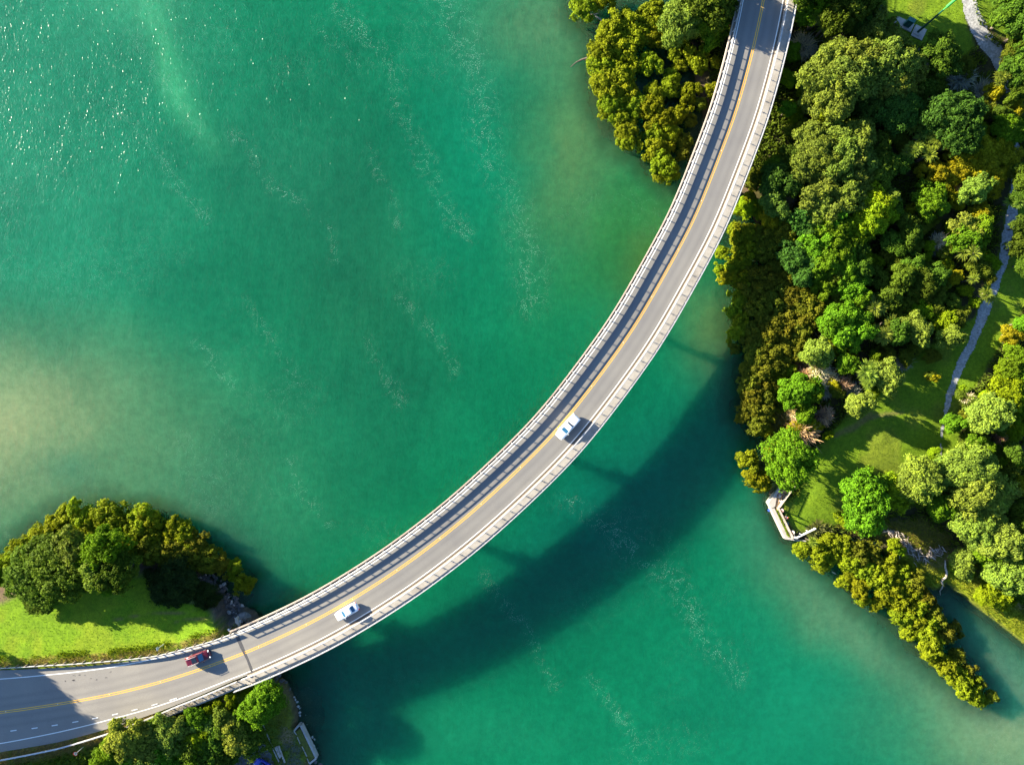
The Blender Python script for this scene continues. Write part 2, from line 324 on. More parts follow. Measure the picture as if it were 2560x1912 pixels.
def height(x, y):
    shp = x.shape; x = x.ravel(); y = y.ravel()
    dR = sdist(x, y, SHORE_R); dL = sdist(x, y, SHORE_L); n1 = fbm(x, y, 9, 3) - 0.5; n2 = fbm(x, y, 2.2, 9) - 0.5
    zR = np.where(dR > 0, 0.9*(1 - np.exp(-dR/1.4)) + np.minimum(0.05*np.maximum(dR, 0), 2.6) + n1*0.9*np.clip(dR/8, 0, 1), np.maximum(0.22*dR, -4))
    best = np.full(x.shape, 1e18); bi = np.zeros(x.shape, int)
    for i in range(0, S_LAND + 1, 1):
        q = (x - C[i, 0])**2 + (y - C[i, 1])**2; k = q < best; best = np.where(k, q, best); bi = np.where(k, i, bi)
    lat = (x - C[bi, 0])*N[bi, 0] + (y - C[bi, 1])*N[bi, 1]; south = lat > 0
    over = np.sqrt(best); edge = np.where(south, RAIL_R[bi], RAIL_L[bi]) + 0.9
    atend = bi >= S_LAND - 3; dd = np.where(atend, np.maximum(np.abs(lat) - edge, 0) + np.maximum(((x - C[bi, 0])*T[bi, 0] + (y - C[bi, 1])*T[bi, 1]) + 1.5, 0), over - edge); dd = np.maximum(dd, 0)
    px = CPX[bi] + ((x - C[bi, 0])*T[bi, 0] + (y - C[bi, 1])*T[bi, 1])*12.6; sl = np.where(south, np.interp(px, [100, 300, 480], [0.22, 0.4, 0.85]), np.interp(px, [350, 520, 600], [0.16, 0.35, 1.0])); sl = np.where(atend & (dd > 0), np.maximum(sl, 1.7), sl)
    emb = C[bi, 2] - 0.14 - sl*dd
    base = np.where(south, 1.3*(1 - np.exp(-dL/0.8)) + np.minimum(0.07*np.maximum(dL, 0), 1.0), 0.7*(1 - np.exp(-dL/1.2)) + np.minimum(0.19*np.maximum(dL, 0), 3.6)) + n1*0.3*np.clip(dL/6, 0, 1)
    zL = np.where(dL > 0, base, np.maximum(0.24*dL, -4))
    emb = np.where(dL > -4, emb, -9)
    z = np.maximum(np.maximum(zR, zL), emb)
    for m in MUD:
        dm = sdist(x, y, m); zm = np.where(dm > -5, -0.16 + 0.42*n2 + 0.1*np.minimum(dm, 0), -9); z = np.maximum(z, zm)
    z = z + 0.10*n2*np.clip(z, 0, 1)*(dd > 1.0)
    global DA; DA = np.where(atend, 3.0, np.abs(lat) - np.where(south, ASP_R[bi], ASP_L[bi])).reshape(shp)
    return z.reshape(shp), dR.reshape(shp), dL.reshape(shp), south.reshape(shp), dd.reshape(shp)
gx = np.r_[-900, -600, -400, -280, -200, -160, -135, np.arange(-118, 118.01, 0.5), 135, 160, 200, 280, 400, 600, 900]
gy = np.r_[-900, -600, -400, -280, -200, -150, -120, -105, np.arange(-90, 90.01, 0.5), 105, 120, 150, 200, 280, 400, 600, 900]
GX, GY = np.meshgrid(gx, gy); GZ, DR, DL, SOUTH, DD = height(GX, GY); GA = DA.copy()
def gz(x, y):
    i = min(max(int(np.searchsorted(gx, x)) - 1, 0), len(gx) - 2); j = min(max(int(np.searchsorted(gy, y)) - 1, 0), len(gy) - 2); u = (x - gx[i])/(gx[i + 1] - gx[i]); v = (y - gy[j])/(gy[j + 1] - gy[j])
    return float((GZ[j, i]*(1 - u) + GZ[j, i + 1]*u)*(1 - v) + (GZ[j + 1, i]*(1 - u) + GZ[j + 1, i + 1]*u)*v)
def ground_at(px, py, add=0.0):
    """ground point seen at a picture position"""
    z = 1.5
    for _ in range(5): p = P(px, py, z + add); z = gz(p.x, p.y)
    return P(px, py, z + add) - Vector((0, 0, add))

PXX = GX*F_PX/(CAM_H - np.maximum(GZ, 0)) + 1280; PYY = 956 - GY*F_PX/(CAM_H - np.maximum(GZ, 0))
wob = (fbm(GX, GY, 3.5, 21) - 0.5); wob2 = (fbm(GX, GY, 1.2, 31) - 0.5); big = fbm(GX, GY, 14, 41)
def soft(d, w): return np.clip(d/w + 0.5, 0, 1)[..., None]
gc = np.zeros(GX.shape + (3,)); gc[:] = (0.045, 0.042, 0.018)                                  # leaf litter under the trees
gc = gc + ((big - 0.5)*0.02)[..., None]*np.array([1, 1.1, 0.4])
def lay(cm, c): 
    global gc
    c = np.array(c); gc = gc*(1 - cm) + c*cm
pxd = lambda pts: sdist(PXX + wob*26, PYY + wob[::-1]*0 + wob2*14, [(a, b) for a, b in pts])   # in picture pixels
lawn = np.zeros(GX.shape)
LAWN_R = [(1998, 1180), (1985, 1238), (1940, 1262), (1978, 1335), (2010, 1338), (2060, 1322), (2112, 1302), (2122, 1250), (2180, 1200), (2300, 1200), (2372, 1140), (2384, 980), (2420, 880), (2470, 770), (2520, 620), (2545, 430), (2590, 430), (2560, 700), (2500, 900), (2420, 1010), (2400, 1130), (2390, 1190), (2300, 1215), (2160, 1250), (2120, 1310),
          (2060, 1330), (1990, 1240), (2040, 1120), (2110, 1035), (2200, 960), (2300, 890), (2340, 840), (2300, 830), (2200, 920), (2060, 1060)]
mR = np.maximum.reduce([soft(pxd([(1990, 1240), (1945, 1262), (1980, 1335), (2010, 1338), (2060, 1322), (2112, 1302), (2122, 1250), (2180, 1200), (2300, 1205), (2400, 1150), (2400, 1020), (2480, 900), (2560, 760), (2600, 420), (2540, 420), (2500, 620), (2440, 790), (2330, 860), (2210, 955), (2110, 1035), (2040, 1120)]), 8)[..., 0],
                        soft(pxd([(2150, -80), (2150, 30), (2240, 110), (2330, 125), (2400, 150), (2440, 120), (2420, 40), (2400, -80)]), 8)[..., 0], soft(pxd([(2430, -80), (2450, 40), (2500, 90), (2540, 100), (2560, -80)]), 8)[..., 0]])
mR = mR*(DR > -1)
lay(mR[..., None], (0.105, 0.18, 0.010)); lawn = np.maximum(lawn, mR)
lay((mR*soft(fbm(GX, GY, 6, 77) - 0.56, 0.12)[..., 0]*0.6)[..., None], (0.125, 0.150, 0.02))
mL = soft(DL - 2.2 + wob*3, 1.5)[..., 0]*(DL > 0)*(~SOUTH)*(DD > -0.1)
lay(mL[..., None], (0.112, 0.205, 0.009)); lawn = np.maximum(lawn, mL)
lay((mL*soft(fbm(GX, GY, 5, 78) - 0.53, 0.14)[..., 0]*0.55)[..., None], (0.165, 0.215, 0.014))
lay((mL*soft(14 - ldist(PXX + wob*10, PYY + wob2*8, [(282, 1549), (400, 1533), (520, 1526)]), 12)[..., 0]*0.0)[..., None], (0.15, 0.13, 0.05))
for pts in ([(282, 1549), (350, 1537), (430, 1532), (515, 1526)], [(440, 1552), (500, 1547), (540, 1540)]):
    lay((mL*soft(2.2 - ldist(PXX + wob*4, PYY + wob2*4, pts), 3)[..., 0]*0.8)[..., None], (0.17, 0.135, 0.05))
lay((soft(-ldist(PXX + wob*12, PYY + wob2*10, [(2085, 1090), (2130, 1070), (2165, 1045), (2210, 1036), (2255, 1031)], [5, 8, 9, 6, 3]), 6)[..., 0]*mR*0.75)[..., None], (0.14, 0.115, 0.05))
mS = soft(DL - 0.6 + wob*2, 1.0)[..., 0]*SOUTH*(DL > 0)
lay(mS[..., None], (0.10, 0.15, 0.018)); lawn = np.maximum(lawn, mS*0.7)
lay((mS*soft(pxd([(700, 1690), (745, 1750), (752, 1800), (730, 1815), (700, 1850), (690, 1800), (660, 1760)]), 8)[..., 0])[..., None], (0.12, 0.135, 0.022))
lay((mS*soft(pxd([(705, 1822), (735, 1830), (770, 1895), (740, 1920), (700, 1912), (690, 1850)]), 8)[..., 0]*soft(fbm(GX, GY, 2.2, 63) - 0.45, 0.1)[..., 0]*0.8)[..., None], (0.085, 0.086, 0.085))
lay((mS*soft(pxd([(706, 1818), (730, 1835), (722, 1858), (704, 1850)]), 6)[..., 0]*0.8)[..., None], (0.24, 0.18, 0.11))
# verges along the approach road
ver = np.exp(-((DD - 0.0)/np.where(SOUTH, 1.1, .45))**2)*(DL > -1)*(GA > 0.0)
lay((ver*soft(fbm(GX, GY, 1.0, 51) - 0.42, 0.12)[..., 0]*np.where(SOUTH, 0.95, 0.75))[..., None], (0.185, 0.125, 0.05))
# banks
bank = soft(1.6 - DR + wob*2, 1.0)[..., 0]*(DR > -3)*(PXX < 2150); lay(bank[..., None]*0.9, (0.085, 0.062, 0.045))
bankL = soft(2.4 - DL + wob*3, 1.2)[..., 0]*(DL > -3)*(~SOUTH); lay(bankL[..., None]*0.9, (0.125, 0.088, 0.066)); lay((bankL*(PXX > 500))[..., None]*.85, (.075, .072, .07))
bankS = soft(0.9 - DL + wob*2, 0.8)[..., 0]*(DL > -3)*SOUTH; lay(bankS[..., None]*0.9, (0.11, 0.085, 0.05))
rough_ = soft(pxd([(2075, 1318), (2120, 1300), (2200, 1310), (2300, 1290), (2375, 1340), (2370, 1410), (2320, 1400), (2240, 1345), (2170, 1338)]), 10)[..., 0]*(DR > 0); lay(rough_[..., None]*0.9, (0.12, 0.105, 0.022)); lawn = np.maximum(lawn, rough_*0.6)
cov = (PXX > 2195)*(DR > -0.6)*soft(5.2 - DR + wob*3, 1.5)[..., 0]*(PYY > 1370); lay(cov[..., None]*0.92, (0.20, 0.26, 0.014)); lawn = np.maximum(lawn, cov*0.9)
cov2 = (PXX > 2195)*(PYY > 1370)*np.exp(-((DR - 5.5 + wob*5)/1.6)**2); lay((cov2*0.8)[..., None], (0.21, 0.15, 0.085))
pile = soft(pxd([(2205, 1325), (2245, 1330), (2275, 1350), (2290, 1378), (2325, 1380), (2345, 1366), (2362, 1372), (2350, 1398), (2310, 1405), (2275, 1390), (2225, 1345)]), 6)[..., 0]; lay(pile[..., None]*0.9, (0.20, 0.14, 0.095)); lawn *= (1 - pile)
wet = soft(0.16 - GZ, 0.3); lay(wet*0.85, (0.040, 0.038, 0.022))
lay(soft(-0.25 - GZ, 0.5)*0.9, (0.055, 0.060, 0.034))
bedm = fbm(GX, GY, 2.6, 91); lay((soft(-0.2 - GZ, 0.3)[..., 0]*soft(bedm - 0.55, 0.1)[..., 0]*0.8)[..., None], (0.105, 0.085, 0.04))
gc = np.clip(gc, 0.006, 1)
keep = GZ > -3.2; ny, nx = GX.shape
idx = np.arange(ny*nx).reshape(ny, nx)
a_, b_, c_, d_ = idx[:-1, :-1], idx[:-1, 1:], idx[1:, 1:], idx[1:, :-1]
kf = keep[:-1, :-1] | keep[:-1, 1:] | keep[1:, 1:] | keep[1:, :-1]
F = np.stack([a_[kf], b_[kf], c_[kf], d_[kf]], 1); used = np.unique(F); re = np.full(ny*nx, -1); re[used] = np.arange(len(used)); F = re[F]
V = np.stack([GX.ravel(), GY.ravel(), GZ.ravel()], 1)[used]
def fast_mesh(name, V, F, m):
    me = bpy.data.meshes.new(name); k = F.shape[1]
    me.vertices.add(len(V)); me.vertices.foreach_set('co', V.astype(np.float32).ravel()); me.loops.add(F.size); me.loops.foreach_set('vertex_index', F.astype(np.int32).ravel())
    me.polygons.add(len(F)); me.polygons.foreach_set('loop_start', np.arange(0, F.size, k, dtype=np.int32)); me.materials.append(m); me.update(calc_edges=True); me.shade_smooth()
    return me
def col_attr(me, name, arr):
    A = me.attributes.new(name, 'FLOAT_COLOR', 'POINT'); A.data.foreach_set('color', np.concatenate([arr, np.ones((len(arr), 1))], 1).astype(np.float32).ravel())
def f_attr(me, name, arr): me.attributes.new(name, 'FLOAT', 'POINT').data.foreach_set('value', arr.astype(np.float32))
def ground_mat():
    m, t, b, o = mat('ground'); co = objco(t); c = attr(t, 'gcol', 'Color'); n1 = noise(t, 1.6, 3, 0.7, co); n2 = noise(t, 7.0, 3, 0.7, co); n3 = noise(t, 0.25, 2, 0.6, co)
    c = mixc(t, 1.0, c, ramp(t, n1, [(0.3, (0.72, 0.74, 0.78)), (0.7, (1.26, 1.22, 1.1))]), 'MULTIPLY'); c = mixc(t, 1.0, c, ramp(t, n2, [(0.3, (0.72, 0.74, 0.75)), (0.7, (1.3, 1.26, 1.15))]), 'MULTIPLY')
    t.links.new(mixc(t, 1.0, c, ramp(t, n3, [(0.3, (0.84, 0.88, 0.9)), (0.7, (1.14, 1.1, 1.0))]), 'MULTIPLY'), b.inputs['Base Color']); b.inputs['Roughness'].default_value = 0.9; b.inputs['Specular IOR Level'].default_value = 0.12
    bump(t, n2, 0.35, 0.08, b); return m
M['ground'] = ground_mat()
gme = fast_mesh('ground', V, F, M['ground']); col_attr(gme, 'gcol', gc.reshape(-1, 3)[used])
ground = tag(link('ground', gme), kind='structure')

# water: a deep turbid body with the colour of its silt and weed
wx = np.r_[-1500, -900, -500, -300, -200, -150, np.arange(-120, 120.1, 1.0), 150, 200, 300, 500, 900, 1500]
wy = np.r_[-1500, -900, -500, -300, -200, -150, -110, np.arange(-92, 92.1, 1.0), 110, 150, 200, 300, 500, 900, 1500]
WX, WY = np.meshgrid(wx, wy); s0 = CAM_H/F_PX; QX = WX/s0 + 1280; QY = 956 - WY/s0
wn = fbm(WX, WY, 26, 5) - 0.5; wn2 = fbm(WX, WY, 7, 15) - 0.5; ux = QX + wn*170 + wn2*45; uy = QY + (fbm(WX, WY, 26, 65) - 0.5)*170 + wn2*45
wc = np.zeros(WX.shape + (3,)); wc[:] = (0.003, 0.130, 0.060)
def wl(m, c): 
    global wc
    m = np.clip(m, 0, 1)[..., None]; wc = wc*(1 - m) + np.array(c)*m
gs = lambda cx, cy_, rx, ry, a=0.0: np.exp(-(((ux - cx)*math.cos(a) + (uy - cy_)*math.sin(a))/rx)**2 - ((-(ux - cx)*math.sin(a) + (uy - cy_)*math.cos(a))/ry)**2)
wl(0.85*gs(0, 250, 620, 700), (0.022, 0.170, 0.098)); wl(0.9*gs(420, 150, 45, 260, -0.55)*(uy < 420), (0.055, 0.25, 0.125)); wl(0.5*gs(330, 20, 160, 120), (0.07, 0.235, 0.13))
wl(0.7*gs(930, 760, 230, 330), (0.012, 0.085, 0.040)); wl(0.5*gs(760, 420, 260, 260), (0.017, 0.103, 0.058)); wl(0.35*gs(900, 1050, 260, 160), (0.012, 0.105, 0.055))
wl(0.55*gs(1180, 250, 150, 420), (0.004, 0.16, 0.092))
wl(0.97*gs(-40, 1120, 370, 215), (0.330, 0.235, 0.120)); wl(0.6*gs(330, 1240, 330, 140), (0.085, 0.155, 0.078)); wl(0.55*gs(190, 1190, 70, 40), (0.05, 0.13, 0.075)); wl(0.5*gs(560, 1330, 150, 160), (0.05, 0.13, 0.075))
wl(0.6*gs(1560, 540, 130, 240, 0.5), (0.045, 0.140, 0.022)); wl(0.75*gs(1440, 330, 90, 230, 0.2), (0.13, 0.165, 0.06)); wl(0.7*gs(1370, 40, 180, 140), (0.13, 0.175, 0.085)); wl(0.6*gs(1640, 600, 60, 130, 0.5), (0.085, 0.115, 0.018))
wl(0.75*gs(1770, 800, 90, 120), (0.12, 0.14, 0.04)); wl(0.45*gs(1830, 930, 60, 90), (0.08, 0.14, 0.06))
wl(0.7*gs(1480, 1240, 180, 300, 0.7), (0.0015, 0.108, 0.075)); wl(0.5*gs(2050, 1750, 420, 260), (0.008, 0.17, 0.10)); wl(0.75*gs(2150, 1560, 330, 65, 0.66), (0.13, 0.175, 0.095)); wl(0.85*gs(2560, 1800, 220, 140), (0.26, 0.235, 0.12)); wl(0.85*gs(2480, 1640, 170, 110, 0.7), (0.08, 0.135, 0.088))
wl(0.5*gs(780, 1800, 60, 130), (0.006, 0.085, 0.06)); wl(0.5*gs(1900, 1330, 90, 120), (0.02, 0.13, 0.075)); wl(0.4*gs(1200, 1860, 260, 90), (0.012, 0.16, 0.085))
wdz, wdr, wdl, _, _ = height(WX, WY)
mudd = np.maximum.reduce([sdist(WX, WY, m) for m in MUD])
wl(np.clip(1 + np.maximum(np.maximum(wdr, wdl)/6.0, mudd/5.0), 0, 1)**1.5*0.6, (0.045, 0.085, 0.045))
clear = np.clip(0.92 + wdz/0.75, 0, 1)*0.75; clear = np.maximum(clear, 0.55*np.exp(-((QX - 770)/70)**2 - ((QY - 1790)/120)**2))
LINES = [([(1118, -20), (1140, 70), (1190, 180), (1215, 300), (1230, 420), (1290, 520), (1320, 640), (1335, 760)], 26), ([(860, 20), (940, 130), (1010, 190), (1000, 280), (1060, 400), (1110, 520), (1180, 600)], 14), ([(800, 60), (860, 130), (900, 170)], 9),
         ([(250, 250), (330, 310), (380, 360), (430, 450), (530, 560)], 9), ([(600, 340), (700, 480), (820, 560), (840, 650)], 8), ([(930, 850), (960, 950), (1010, 1010)], 8), ([(620, 760), (700, 880), (740, 950)], 8), ([(720, 1150), (770, 1250), (800, 1300)], 7),
         ([(1230, 1450), (1290, 1530), (1350, 1600), (1400, 1720)], 9), ([(1550, 1350), (1680, 1450), (1740, 1560), (1850, 1700)], 18), ([(1480, 1700), (1560, 1790), (1600, 1880)], 8), ([(1150, 1250), (1200, 1330)], 7), ([(940, 380), (980, 520), (1000, 560)], 8), ([(300, 60), (420, 220), (500, 330)], 7), ([(1000, 750), (1080, 820), (1130, 930)], 9),
         ([(1420, 1250), (1480, 1300), (1560, 1330)], 12), ([(480, 840), (540, 930), (600, 980)], 7)]
foam = np.zeros(WX.shape)
for pts, wd in LINES: foam = np.maximum(foam, np.exp(-np.maximum(ldist(QX + wn2*50 + wn*60, QY + wn*50, pts), 0)**2/(wd*1.7)**2))
foam = np.maximum(foam, 0.42*np.clip(fbm(QX*0.6 + QY*0.3, QY, 170, 200)*3.0 - 1.45, 0, 1))
foam = foam*(0.55 + 0.9*fbm(WX, WY, 5.0, 301)) - 0.08
foam = np.clip(foam, 0, 1.1)*(np.maximum(wdr, wdl) < -2)
cloudy = fbm(WX, WY, 11, 88, 5) - 0.5; wc = wc*(1 + cloudy[..., None]*np.array([0.55, 0.42, 0.42])); wc = wc*np.array([0.52, 0.92, 0.88]); wind = 0.55 + 0.9*fbm(WX, WY, 30, 99)
ny, nx = WX.shape; idx = np.arange(ny*nx).reshape(ny, nx)
F = np.stack([idx[:-1, :-1].ravel(), idx[:-1, 1:].ravel(), idx[1:, 1:].ravel(), idx[1:, :-1].ravel()], 1)
V = np.stack([WX.ravel(), WY.ravel(), np.zeros(WX.size)], 1)
nV = len(V); V = np.concatenate([V, [(-1500, -1500, -30), (1500, -1500, -30), (1500, 1500, -30), (-1500, 1500, -30)]]); F = np.concatenate([F, [(nV + 3, nV + 2, nV + 1, nV)]])
side = []
c4 = [idx[0, 0], idx[0, -1], idx[-1, -1], idx[-1, 0]]
def water_mat():
    m, t, b, o = mat('water'); co = objco(t); c = attr(t, 'wcol', 'Color'); fm = attr(t, 'foam'); cl = attr(t, 'clear')
    mp = nd(t, 'ShaderNodeMapping'); mp.inputs['Rotation'].default_value = (0, 0, 0.5); mp.inputs['Scale'].default_value = (1.0, 0.55, 1.0); t.links.new(co, mp.inputs[0]); v = mp.outputs[0]
    h1 = noise(t, 2.1, 2, 0.6, v, 0.3); h2 = noise(t, 0.34, 1, 0.55, v, 0.4)
    hh = math_(t, 'ADD', math_(t, 'MULTIPLY', h1, 0.5), math_(t, 'MULTIPLY', h2, 0.8))
    hh = math_(t, 'MULTIPLY', hh, attr(t, 'wind'))
    n = nd(t, 'ShaderNodeBump', Strength=0.85, Distance=0.285); t.links.new(hh, n.inputs['Height'])
    weed = noise(t, 0.6, 3, 0.7, co)
    c = mixc(t, 1.0, c, ramp(t, weed, [(0.35, (0.86, 0.88, 0.88)), (0.7, (1.14, 1.1, 1.1))]), 'MULTIPLY')
    f1 = noise(t, 5.5, 2, 0.6, co); fl = noise(t, 0.33, 3, 0.62, co, 1.1)
    fil = math_(t, 'SUBTRACT', 1.0, math_(t, 'MULTIPLY', math_(t, 'ABSOLUTE', math_(t, 'SUBTRACT', fl, 0.5)), 20.0), True)
    mask = math_(t, 'MULTIPLY', math_(t, 'MULTIPLY', math_(t, 'SUBTRACT', f1, 0.545), 12.0, True), math_(t, 'MULTIPLY', math_(t, 'ADD', fil, 0.06), math_(t, 'MULTIPLY', fm, 0.46)), True)
    c = mixc(t, mask, c, (0.42, 0.58, 0.52))
    t.links.new(c, b.inputs['Base Color']); b.inputs['Roughness'].default_value = 0.14; b.inputs['IOR'].default_value = 1.333
    b.inputs['Specular IOR Level'].default_value = 0.5
    t.links.new(n.outputs[0], b.inputs['Normal'])
    b.subsurface_method = 'RANDOM_WALK'; b.inputs['Subsurface Weight'].default_value = SSS; b.inputs['Subsurface Radius'].default_value = (0.3, 1.0, 1.0); b.inputs['Subsurface Scale'].default_value = 55.0
    tr = nd(t, 'ShaderNodeBsdfTransparent'); tr.inputs[0].default_value = (0.62, 0.80, 0.74, 1); mx = nd(t, 'ShaderNodeMixShader')
    t.links.new(cl, mx.inputs[0]); t.links.new(b.outputs[0], mx.inputs[1]); t.links.new(tr.outputs[0], mx.inputs[2]); t.links.new(mx.outputs[0], o.inputs[0])
    return m
SSS = 1.0
M['water'] = water_mat()
wme = fast_mesh('water', V, F, M['water'])
z4 = np.zeros(4); col_attr(wme, 'wcol', np.concatenate([np.clip(wc, 0, 1).reshape(-1, 3), np.tile([[0.003, 0.12, 0.06]], (4, 1))])); f_attr(wme, 'foam', np.r_[foam.ravel(), z4]); f_attr(wme, 'wind', np.r_[wind.ravel(), z4 + 1]); f_attr(wme, 'clear', np.r_[clear.ravel(), z4])
water = tag(link('water', wme), kind='structure')

# ------------------------------------------------------------------ road surface, markings, bridge
road = tag(ribbon('road', 0, S_END, -ASP_L, ASP_R, 0.0, M['asphalt'], None, 12), kind='structure')
ribbon('edge_line', 0, S_END, -EDGE_L - 0.08, -EDGE_L + 0.08, 0.006, M['line_white'], road)
ribbon('edge_line', 0, S_END, EDGE_R - 0.08, EDGE_R + 0.08, 0.006, M['line_white'], road)
ribbon('yellow_line', 0, S_END, -0.235, -0.105, 0.006, M['line_yellow'], road); ribbon('yellow_line', 0, S_END, 0.105, 0.235, 0.006, M['line_yellow'], road)
for dx, dy in [(177, 1187), (455, 1155), (720, 1117), (992, 1072), (1253, 1024), (1515, 973), (1772, 915), (2035, 846)]:
    qx, qy = dx/5.267, 1600 + dy/5.267; i = station(qx + 22); p = P(qx, qy, C[i, 2] + 0.006); ang = math.atan2(T[i, 1], T[i, 0])
    MB().box((p.x, p.y, p.z), (1.15, 0.17, 0.006), ang).build('lane_dash', M['line_white'], road)
p = P(433, 1747, C[station(450), 2] + 0.006); i = station(450); MB().box(tuple(p), (1.4, 0.17, 0.006), math.atan2(T[i, 1], T[i, 0])).build('lane_dash', M['line_white'], road)
for s in range(station(20), S_END - 10, 10):
    for o_ in (-0.02,):
        MB().box((C[s, 0] + N[s, 0]*o_, C[s, 1] + N[s, 1]*o_, C[s, 2] + 0.02), (0.12, 0.12, 0.03), math.atan2(T[s, 1], T[s, 0]), 0.7).build('road_stud', M['signwhite'], road)
# bitumen patch over the joint where the bridge begins
jx = [P(594, 1590, 6.3), P(607, 1617, 6.3), P(622, 1648, 6.35), P(632, 1688, 6.35)]; v = []; f = []
for k, p in enumerate(jx):
    hw = [0.42, 0.5, 0.45, 0.12][k]; zz = C[int(np.argmin((C[:, 0] - p.x)**2 + (C[:, 1] - p.y)**2)), 2] + 0.012; v += [(p.x - hw, p.y - 0.1, zz), (p.x + hw, p.y + 0.1, zz)]
for k in range(3): f.append((2*k, 2*k + 1, 2*k + 3, 2*k + 2))
obj('bitumen_patch', v, f, M['patch'], road)
# dark tar smears on the approach lane
for pts in ([(190, 1688), (205, 1687), (222, 1686)], [(165, 1701), (190, 1700)], [(240, 1683), (265, 1680), (283, 1679)], [(248, 1698), (272, 1694)], [(215, 1695), (236, 1694)]):
    m = MB()
    for qx, qy in pts:
        for _ in range(5):
            p = P(qx + random.uniform(-8, 8), qy + random.uniform(-1.6, 1.6), C[station(qx), 2] + 0.0035); m.box(tuple(p), (random.uniform(0.2, 0.8), random.uniform(0.05, 0.13), 0.001), 0.1)
    m.build('tar_smear', M['patch'], road)

bridge = tag(empty('bridge', (0, 0, 0)), 'long curved two-lane concrete road bridge crossing the green water', 'bridge')
ABP = S_AB - 2
sweep('deck_slab', ABP, S_END, 0.0, [(-4.8, -0.06), (4.3, -0.06), (4.3, -0.9), (3.4, -1.7), (-2.9, -1.7), (-4.2, -0.6), (-4.8, -0.5)], M['concrete'], bridge)
sweep('edge_beam', ABP, S_END, -4.72, [(-0.12, -0.05), (0.12, -0.05), (0.12, 0.16), (-0.12, 0.16)], M['deckside'], bridge)
sweep('deck_margin', ABP, S_END, -4.38, [(-0.22, -0.05), (0.22, -0.05), (0.22, 0.004), (-0.22, 0.004)], M['gutter'], bridge)
sweep('gutter', ABP, S_END, 3.93, [(-0.17, -0.05), (0.19, -0.05), (0.19, 0.008), (-0.17, 0.008)], M['gutter'], bridge)
sweep('kerb', ABP, S_END, 4.27, [(-0.15, -0.05), (0.15, -0.05), (0.15, 0.18), (-0.12, 0.18)], M['deckside'], bridge)
# footpath slabs, one each between joints every two metres
for k, s in enumerate(range(ABP + 1, S_END - 3, 2)):
    sweep('footpath_slab', s, s + 3, 5.12, [(-0.69, -0.25), (0.69, -0.25), (0.69, 0.15 + 0.004*(k % 2)), (-0.69, 0.15 + 0.004*(k % 2))], M['footpath'], bridge)
sweep('footpath_edge', ABP, S_END, 5.88, [(-0.06, -0.4), (0.10, -0.4), (0.10, 0.21), (-0.06, 0.21)], M['deckside'], bridge)
def pier(i):
    ang = math.atan2(T[i, 1], T[i, 0]); q = (C[i, 0], C[i, 1]); m = MB(); z = C[i, 2] - 1.7
    m.box((q[0], q[1], z - 0.45), (1.3, 7.0, 0.9), ang)
    poly = []
    for k in range(16):
        th = 2*math.pi*k/16; lx, ly = 0.6*math.cos(th), 1.9*math.sin(th); poly.append((q[0] + lx*math.cos(ang) - ly*math.sin(ang), q[1] + lx*math.sin(ang) + ly*math.cos(ang)))
    m.prism(poly, -3.5, z - 0.9); m.build('pier', M['concrete'], bridge)
pier_at = [station(760) , station(1010), station(1240)]
# piers seen by their shadows at the two dark streaks on the water
for px in (800, 1105, 1345): pier(station(px))
for py in (795, 420, 60): pier(int(np.argmin(np.abs(956 - C[:, 1]*F_PX/(CAM_H - C[:, 2]) - py))))
# abutment with its wing walls
i = ABP; ang = math.atan2(T[i, 1], T[i, 0])
MB().box((C[i, 0], C[i, 1], C[i, 2] - 2.4), (1.0, 8.6, 4.4), ang).build('abutment', M['concrete'], bridge)
def wall_px(name, pts, width, z0, z1, m, parent):
    mb = MB(); w_ = [Vector(P(a, b, z1)) for a, b in pts]
    for k in range(len(w_) - 1):
        d = w_[k + 1] - w_[k]; L = d.length; c = (w_[k] + w_[k + 1])/2; mb.box((c.x, c.y, (z0 + z1)/2), (L + width*0.9, width, z1 - z0), math.atan2(d.y, d.x))
    return mb.build(name, m, parent)
MB().prism([tuple(P(a, b, 4.6))[:2] for a, b in [(642, 1703), (655, 1700), (663, 1716), (656, 1721)]], 0.3, 4.6).build('wing_wall', M['concrete'], bridge)
MB().prism([tuple(P(a, b, 4.2))[:2] for a, b in [(587, 1545), (592, 1546), (600, 1560), (598, 1566), (588, 1556)]], 0.3, 4.2).build('wing_wall', M['concrete'], bridge)

wfa = station(330); tag(ribbon('footpath', wfa, ABP + 2, RAIL_R + 0.12, RAIL_R + 1.45, -0.04, M['footpath'], None, 2), kind='structure')
# ------------------------------------------------------------------ barriers and railings
WB = [(-0.04, 0.44), (0.03, 0.47), (0.03, 0.55), (-0.03, 0.62), (0.03, 0.69), (0.03, 0.79), (-0.04, 0.83), (-0.07, 0.79), (-0.07, 0.47)]
def flip(p): return [(-a, b) for a, b in p]
def post_mesh(name, parts_, m):
    mb = MB()
    for c, d in parts_: mb.box(c, d)
    return mesh(name, mb.v, mb.f, m)
def rail_run(name, a, b, o, beam, post_me, label, cat, every=2.0, post_off=0.0, extra=(), beam_mat='galv', start=0.0, dz=0.0):
    mid = (a + b)//2; root = tag(empty(name, (0, 0, 0)), label, cat)
    if beam: sweep('beam', a, b, o, beam, M[beam_mat], root, dz=dz)
    for nm, pr, m_ in extra: sweep(nm, a, b, o, pr, M[m_], root, dz=dz)
    oo = np.broadcast_to(o, len(C)); s = a + start
    while s < b - 0.6:
        i = int(s); fr = s - i; c = C[i]*(1 - fr) + C[min(i + 1, len(C) - 1)]*fr; q = oo[i] + post_off
        po = link('post', post_me, root); po.location = (c[0] + N[i, 0]*q, c[1] + N[i, 1]*q, c[2] + dz); po.rotation_euler = (0, 0, math.atan2(N[i, 1], N[i, 0])); s += every
    return root
